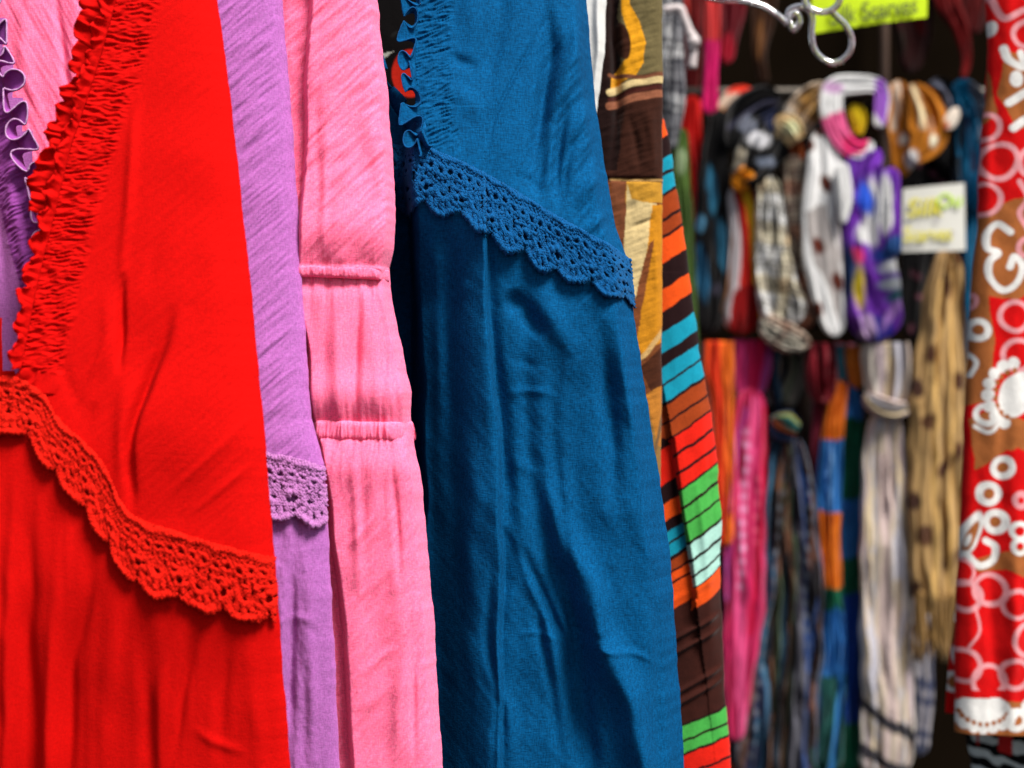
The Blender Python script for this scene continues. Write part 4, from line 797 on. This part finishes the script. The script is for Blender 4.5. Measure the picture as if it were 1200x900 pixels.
ribbon([(1044, 196), (1042, 240), (1044, 300)], [10, 12, 14], 2.48, .016, painted(VIO, [('e', 1036, 240, 9, 36, 0, c(240, 232, 250)), ('e', 1050, 296, 14, 20, 0, c(60, 110, 180))]), 22, parent=t)
lp = painted(c(232, 222, 232), [('p', [(960, 140), (985, 130), (1010, 176), (985, 190)], c(226, 90, 140)), ('p', [(985, 160), (1020, 158), (1016, 180), (990, 184)], c(220, 50, 110)), ('e', 1012, 158, 6, 6, 0, c(30, 20, 130)), ('p', [(1026, 92), (1040, 92), (1040, 150), (1022, 130)], c(150, 90, 190)), ('e', 975, 104, 12, 8, 0, c(190, 150, 190))], soft=2.5, seed=43)
ribbon([(1030, 150), (1034, 122), (1030, 103), (1006, 99), (978, 103), (974, 130), (984, 160), (1004, 176), (1024, 168)], [7, 9, 9, 11, 13, 14, 13, 11, 8], 2.49, .010, lp, 23, parent=t, name="loop")
ribbon([(1000, 122), (1004, 140), (1004, 158)], [10, 11, 7], 2.51, .014, painted(c(226, 190, 30), [('e', 996, 140, 3, 14, 0, c(160, 120, 20))]), 24, parent=t, name="knot")
t = scarf("amber scarf with white dots folded over the rail like a fan", 1075, 208, 2.55, GU)
am = painted(c(172, 104, 26), [('e', 1068, 188, 9, 11, 0, c(240, 235, 225)), ('e', 1092, 166, 6, 7, 0, c(230, 215, 190)), ('e', 1056, 164, 5, 6, 0, c(230, 220, 200)), ('l', [(1050, 98), (1050, 120), (1047, 150)], 8, c(200, 180, 160)), ('l', [(1068, 104), (1076, 124), (1080, 150)], 9, c(236, 200, 160)), ('l', [(1060, 96), (1062, 130), (1064, 170)], 4, c(60, 30, 14)), ('e', 1088, 148, 6, 10, 20, c(206, 150, 110))], soft=2, seed=45)
ribbon([(1052, 94), (1054, 120), (1062, 160), (1054, 208)], [10, 16, 22, 8], 2.55, .014, am, 25, parent=t, name="loop", rip=.7)
ribbon([(1068, 98), (1082, 124), (1088, 158), (1070, 190)], [8, 20, 24, 8], 2.53, .014, am, 26, parent=t, name="loop", rip=.7)
t = scarf("black scarf with faint plum flowers hanging behind the white card", 1078, 400, 2.60, GU)
ribbon([(1096, 110), (1096, 200), (1090, 300), (1080, 402)], [24, 34, 34, 30], 2.60, .02, painted(B0, [('e', 1090 + 22 * math.cos(k * 2.4), 180 + k * 12, 4, 6, 20 * k, c(90, 50, 62)) for k in range(20)], seed=47), 27, parent=t)
t = scarf("black scarf looped over the rail right of the amber one", 1104, 215, 2.57, GU)
ribbon([(1088, 98), (1104, 108), (1114, 140), (1112, 200)], [8, 18, 20, 16], 2.57, .024, painted(B0, [('l', [(1094, 96), (1104, 112), (1110, 136)], 7, c(120, 125, 145))]), 28, parent=t, name="loop")
t = scarf("teal blue and grey checked scarf at the right end of the upper row", 1140, 420, 2.56, GU)
tq = painted(c(14, 90, 128), [('l', [(1140, 100), (1152, 140), (1154, 200), (1150, 240)], 16, c(88, 92, 104)), ('p', [(1100, 180), (1126, 186), (1120, 232), (1096, 232)], c(12, 30, 44)), ('l', [(1128, 130), (1134, 160), (1138, 200)], 5, c(30, 26, 50)), ('p', [(1118, 96), (1126, 92), (1134, 120), (1128, 132)], c(16, 110, 150))], seed=49)
ribbon([(1116, 98), (1130, 110), (1142, 140), (1140, 190), (1138, 250)], [8, 18, 22, 24, 18], 2.56, .026, tq, 29, parent=t, name="loop", rip=.7)
ribbon([(1140, 230), (1141, 300), (1140, 380), (1136, 480)], [17, 13, 10, 8], 2.58, .016, solid(c(18, 96, 134), .3, 4, c(8, 40, 70)), 30, parent=t)
t = scarf("small white and orange scarf end poking out beside the black loop", 1113, 155, 2.52, GU)
ribbon([(1122, 126), (1115, 140), (1108, 152)], [5, 8, 6], 2.52, .008, painted(c(216, 204, 190), [('e', 1107, 148, 5, 6, 0, c(220, 110, 70)), ('e', 1104, 142, 4, 4, 0, c(226, 170, 60))]), 31, parent=t)
# --- lower row, left to right
t = scarf("pale pinkish grey scarf edge at the left end of the lower row", 828, 640, 2.60, GL)
ribbon([(826, 402), (830, 470), (836, 560), (842, 650)], [7, 8, 8, 8], 2.60, .012, solid(c(186, 140, 130), .2, 5), 40, parent=t)
t = scarf("orange scarf knotted beside the bright pink one", 845, 640, 2.58, GL)
ribbon([(842, 400), (842, 432), (846, 470), (848, 540), (848, 640)], [17, 18, 13, 13, 13], 2.52, .022, bands([c(226, 70, 22), c(232, 56, 26), c(236, 96, 30), c(226, 110, 30)], 3), 41, parent=t)
t = scarf("bright pink scarf with a row of shiny sequins", 868, 870, 2.54, GL)
pk = lambda a=c(200, 50, 112), b=c(158, 62, 134): bands([b, a, c(214, 66, 140), a, c(200, 40, 100), c(190, 24, 80), b, a], 5, .14)
ribbon([(880, 398), (880, 430), (876, 470)], [26, 24, 18], 2.55, .020, pk(), 42, parent=t, name="loop", rip=.5)
pa = paint_on(c(184, 34, 86), [('l', [(884, 470), (872, 560), (866, 680), (868, 860)], 13, c(206, 72, 124)), ('l', [(896, 480), (892, 600), (878, 740)], 8, c(190, 20, 66)), ('l', [(872, 480), (856, 560), (852, 700)], 6, c(186, 70, 150))] + [('e', 874 - .045 * (y - 500), y, 3.8, 4.4, 0, c(244, 150, 190)) for y in range(506, 690, 15)] + [('e', 886 - .02 * (y - 560), y, 2.8, 3.2, 0, c(230, 100, 130)) for y in range(560, 640, 15)], soft=1.5, warp=2)
ribbon([(880, 455), (876, 520), (872, 600), (872, 700), (866, 780), (862, 868)], [17, 22, 24, 24, 19, 9], 2.53, .026, lambda x, y, s, u: pa(x, y), 43, parent=t, rip=.4)
t = scarf("dark scarf with fine blue, brown and green stripes, knotted high and fanning out downwards", 915, 910, 2.54, GL)
dcols = [np.minimum(1.7 * q, .9) for q in (c(50, 58, 70), c(26, 22, 26), c(78, 74, 82), c(58, 40, 34), c(24, 30, 52), c(40, 70, 92), c(30, 26, 26), c(82, 54, 40), c(52, 66, 48), c(28, 26, 34), c(70, 70, 78), c(34, 54, 96), c(20, 18, 22), c(66, 42, 34), c(58, 62, 72), c(30, 50, 80))]
def seq(base, rows, col): 
    sh = [('e', a, b, 3.0, 3.4, 0, col) for a, b in rows]; dots = paint_on(lambda x, y: np.zeros((len(x), 3)), [(q[0], *q[1:6], (1., 1., 1.)) for q in sh], soft=1.2, warp=0)
    def f(x, y, s, u): k = dots(x, y)[:, :1] * .7; return base(x, y, s, u) * (1 - k) + np.asarray(col) * k
    return f
ribbon([(902, 410), (900, 440), (908, 476)], [14, 14, 12], 2.57, .024, bands(dcols[:8], 6), 44, parent=t, name="loop")
ribbon([(934, 412), (936, 440), (922, 478)], [11, 13, 11], 2.57, .024, bands([c(96, 98, 84), c(66, 76, 64), c(110, 108, 100), c(52, 56, 56)], 7), 45, parent=t, name="loop")
ribbon([(904, 490), (916, 498), (932, 506)], [15, 19, 13], 2.53, .03, bands([c(40, 70, 110), c(34, 52, 84), c(150, 76, 40), c(40, 84, 80), c(110, 112, 50), c(30, 40, 60)], 8), 46, parent=t, name="knot")
ribbon([(910, 512), (900, 580), (894, 680), (888, 790), (884, 915)], [12, 20, 25, 26, 27], 2.55, .026, seq(bands(dcols[:10], 9, .16), [(917 - .12 * (y - 560), y) for y in range(560, 900, 17)], c(110, 116, 128)), 47, parent=t, rip=.8)
ribbon([(928, 512), (936, 580), (940, 680), (938, 790), (930, 915)], [11, 19, 23, 24, 26], 2.54, .026, seq(bands(dcols[5:], 10, .16), [(945 + 4 * math.sin(y / 40), y) for y in range(545, 760, 16)], c(104, 112, 124)), 48, parent=t, rip=.8)
t = scarf("maroon scarf with a fat round knot in the lower row", 962, 700, 2.55, GL)
ribbon([(962, 402), (962, 424), (962, 452), (962, 472)], [15, 18, 17, 9], 2.53, .036, solid(c(124, 26, 38), .3, 6, c(80, 16, 26)), 49, parent=t, name="knot", rip=.6)
ribbon([(962, 466), (962, 520), (966, 600), (964, 700)], [9, 12, 11, 10], 2.56, .018, bands([c(110, 30, 48), c(130, 40, 56), c(96, 22, 38)], 3), 50, parent=t)
OR2, BL2, GR2 = c(206, 106, 26), c(46, 112, 178), c(20, 92, 66)
t = scarf("scarf in blocks of orange, blue and dark green beside the cream one", 988, 900, 2.54, GL)
ribbon([(984, 404), (984, 424), (990, 448)], [8, 9, 8], 2.56, .018, solid(c(70, 134, 154), .3, 7), 51, parent=t, name="loop")
ribbon([(1000, 406), (1002, 430), (1004, 456)], [10, 11, 7], 2.55, .02, solid(c(204, 112, 32), .3, 8, c(230, 140, 60)), 52, parent=t, name="loop")
ribbon([(986, 446), (978, 490), (972, 560), (972, 650), (978, 760), (966, 905)], [9, 12, 14, 13, 13, 22], 2.545, .022, painted(BL2, [('p', [(960, 440), (1000, 440), (994, 512), (960, 516)], OR2), ('p', [(958, 596), (992, 602), (992, 688), (958, 688)], OR2), ('p', [(950, 688), (995, 688), (995, 714), (950, 714)], GR2), ('p', [(940, 800), (1010, 780), (1010, 910), (940, 910)], c(28, 74, 70)), ('l', [(980, 714), (984, 800), (972, 900)], 7, BL2), ('l', [(972, 520), (970, 590)], 4, c(110, 150, 190))], seed=51), 53, parent=t, rip=.7)
ribbon([(994, 446), (998, 490), (998, 560), (996, 660), (994, 780), (992, 905)], [9, 13, 12, 12, 13, 16], 2.56, .022, painted(GR2, [('p', [(980, 440), (1020, 440), (1020, 492), (980, 492)], BL2), ('p', [(980, 586), (1020, 582), (1020, 650), (980, 655)], BL2), ('p', [(980, 700), (1020, 690), (1020, 840), (980, 850)], c(20, 60, 140))], seed=53), 54, parent=t, rip=.7)
t = scarf("cream scarf with a gathered knot and dark stripes across its lower end", 1036, 915, 2.52, GL)
crm = [c(186, 176, 164), c(196, 188, 178), c(172, 156, 160), c(200, 182, 150), c(176, 174, 184), c(180, 166, 150), c(196, 176, 172)]
ribbon([(1037, 402), (1038, 426), (1038, 456), (1038, 484)], [27, 29, 24, 15], 2.52, .034, bands(crm, 11), 55, parent=t, name="knot", rip=.5)
ribbon([(1014, 462), (1026, 474), (1044, 480), (1062, 478)], [7, 11, 12, 7], 2.50, .026, bands(crm[2:], 15), 65, parent=t, name="knot", rip=.5)
cb = bands(crm + crm[::-1], 12, .12)
def cream(x, y, s, u):
    C = cb(x, y, s, u); q = y - .62 * (x - 1010)
    for a, wd_ in ((826, 7), (874, 7)):
        m = ((np.abs(q - a - 6 * pn(x / 30, y / 30, 3)) < wd_) & (y > 700))[:, None]; C = np.where(m, c(44, 42, 48)[None], C)
    return C
ribbon([(1038, 478), (1036, 520), (1036, 620), (1038, 740), (1040, 840), (1036, 915)], [16, 23, 27, 29, 31, 30], 2.52, .026, cream, 56, parent=t, rip=.42)
t = scarf("grey checked scarf end hanging low behind the cream and tan ones", 1076, 880, 2.60, GL)
ribbon([(1074, 560), (1078, 700), (1080, 800), (1076, 885)], [12, 14, 14, 11], 2.60, .014, plaid(c(150, 146, 152), c(34, 44, 74), 60, 8, 61), 57, parent=t)
t = scarf("tan scarf with dark brown motifs and a fringed end", 1100, 748, 2.50, GL)
tn = painted(c(166, 134, 88), [('e', 1106, 336, 6, 14, 0, c(80, 48, 34)), ('e', 1090, 414, 8, 12, 0, c(70, 40, 30)), ('e', 1123, 446, 10, 9, 0, c(74, 44, 32)), ('e', 1073, 456, 9, 11, 0, c(60, 36, 28)), ('e', 1086, 494, 9, 11, 0, c(92, 60, 42)), ('e', 1114, 534, 7, 20, -35, c(76, 44, 32)), ('e', 1100, 550, 6, 10, 0, c(80, 46, 34)), ('e', 1067, 586, 7, 11, 0, c(60, 36, 28)), ('e', 1128, 574, 5, 7, 0, c(70, 44, 32)), ('e', 1080, 628, 9, 12, 0, c(92, 60, 42)), ('e', 1112, 654, 7, 16, -30, c(80, 48, 34)), ('e', 1122, 300, 4, 12, 0, c(100, 66, 40)), ('e', 1072, 690, 6, 10, 0, c(70, 44, 32)), ('e', 1128, 640, 5, 12, 0, c(90, 56, 40)),
    ('l', [(1100, 330), (1094, 480), (1092, 700)], 5, c(206, 166, 100)), ('l', [(1114, 320), (1112, 500), (1110, 700)], 5, c(200, 160, 96)), ('l', [(1128, 340), (1130, 520), (1128, 700)], 8, c(132, 102, 66))], soft=1.8, warp=4, seed=55)
ribbon([(1110, 290), (1108, 320), (1104, 380), (1100, 460), (1098, 560), (1098, 650), (1100, 722)], [9, 19, 26, 32, 34, 33, 28], 2.50, .028, tn, 58, parent=t, rip=.45, k=8, m=110)
FV = []
for k in range(46):
    x = 1071 + 58 * (k + rng.random()) / 46; L = 32 + 26 * rng.random(); dy = .012 * (rng.random() - .5)
    p = W([x, x + 2 * (rng.random() - .5) * 3, x + 2 * (rng.random() - .5) * 7], [690 + 8 * rng.random(), 715, 718 + L], 2.50); p[:, 1] += dy - .012
    FV.append(tube(catmull(p, 5), .0024, 5))
V, F, _ = join(FV); mesh("fringe", V, F, fabric("tan_fringe_yarn", tuple(c(160, 124, 74)), heather=.3), t)
# --- bits at the very top and bottom
t = scarf("dark red scarf bunched up at the top behind the magenta strip", 852, 74, 2.60, GU)
ribbon([(850, -60), (852, 10), (851, 50), (850, 76)], [26, 22, 13, 9], 2.60, .02, painted(c(92, 8, 22), [('e', 851, 58, 9, 18, 0, c(160, 10, 40))], seed=3), 60, parent=t)
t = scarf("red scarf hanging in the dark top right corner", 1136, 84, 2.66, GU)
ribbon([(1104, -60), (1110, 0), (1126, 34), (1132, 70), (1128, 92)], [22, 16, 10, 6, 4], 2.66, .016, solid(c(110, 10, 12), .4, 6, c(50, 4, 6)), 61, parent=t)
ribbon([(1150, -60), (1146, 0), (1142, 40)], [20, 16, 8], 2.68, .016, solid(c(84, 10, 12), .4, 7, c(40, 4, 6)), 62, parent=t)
M_clip = plain("clip_plastic", (.48, .42, .42), rough=.4, noise_amt=.1)
t = thing("plastic_clip", "pale plastic clip hanging beside the grey checked scarf at the top", "clip", W(808, 80, 2.05))
mesh("strap", *tube(W(*catmull([(778, 12), (796, 10), (801, 20), (808, 38), (812, 56), (811, 80)], 8).T, 2.05), .0065, 8), M_clip, t)
mesh("jaw", *tube(W(*catmull([(807, 38), (812, 46), (810, 58)], 6).T, 2.045), [.008] * 6 + [.0105] * 4 + [.007] * 3, 8), M_clip, t)
t = scarf("brown and orange crumpled scarf end low down between the dark striped scarves", 868, 915, 2.58, GL)
ribbon([(872, 868), (866, 890), (870, 925)], [14, 22, 24], 2.58, .02, painted(c(60, 24, 18), [('e', 862, 896, 8, 6, 0, c(190, 90, 40)), ('e', 880, 884, 8, 5, 20, c(150, 60, 30))]), 63, parent=t)

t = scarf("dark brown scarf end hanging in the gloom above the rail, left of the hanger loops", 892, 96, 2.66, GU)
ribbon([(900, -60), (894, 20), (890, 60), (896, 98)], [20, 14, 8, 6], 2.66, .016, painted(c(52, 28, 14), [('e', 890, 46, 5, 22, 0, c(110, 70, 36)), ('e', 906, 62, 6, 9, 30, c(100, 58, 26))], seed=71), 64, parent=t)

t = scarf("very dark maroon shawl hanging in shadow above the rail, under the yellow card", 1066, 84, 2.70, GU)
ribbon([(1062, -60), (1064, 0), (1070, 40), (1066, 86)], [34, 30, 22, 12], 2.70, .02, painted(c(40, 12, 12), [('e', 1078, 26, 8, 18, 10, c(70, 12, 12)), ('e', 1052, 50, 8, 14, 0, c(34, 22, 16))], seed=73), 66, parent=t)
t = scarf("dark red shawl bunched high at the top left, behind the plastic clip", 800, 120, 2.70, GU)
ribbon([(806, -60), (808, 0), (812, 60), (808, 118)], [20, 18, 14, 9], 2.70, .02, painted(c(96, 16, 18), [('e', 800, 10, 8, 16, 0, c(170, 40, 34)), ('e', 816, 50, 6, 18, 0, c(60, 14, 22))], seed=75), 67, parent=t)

t = scarf("charcoal scarf with faint blue stripes filling the row behind the dark knotted scarf", 922, 905, 2.62, GL)
ribbon([(922, 402), (924, 520), (922, 700), (918, 905)], [34, 38, 42, 46], 2.62, .014, bands([c(34, 36, 44), c(60, 62, 70), c(40, 34, 36), c(40, 60, 84), c(30, 30, 34), c(66, 52, 46), c(36, 44, 64), c(54, 58, 60)], 17, .14), 68, parent=t)
t = scarf("plum scarf hanging behind the orange, blue and green one", 984, 880, 2.62, GL)
ribbon([(984, 402), (982, 560), (986, 740), (984, 880)], [20, 22, 24, 22], 2.62, .014, bands([c(70, 26, 40), c(52, 22, 36), c(84, 36, 46), c(40, 24, 40)], 18, .12), 69, parent=t)
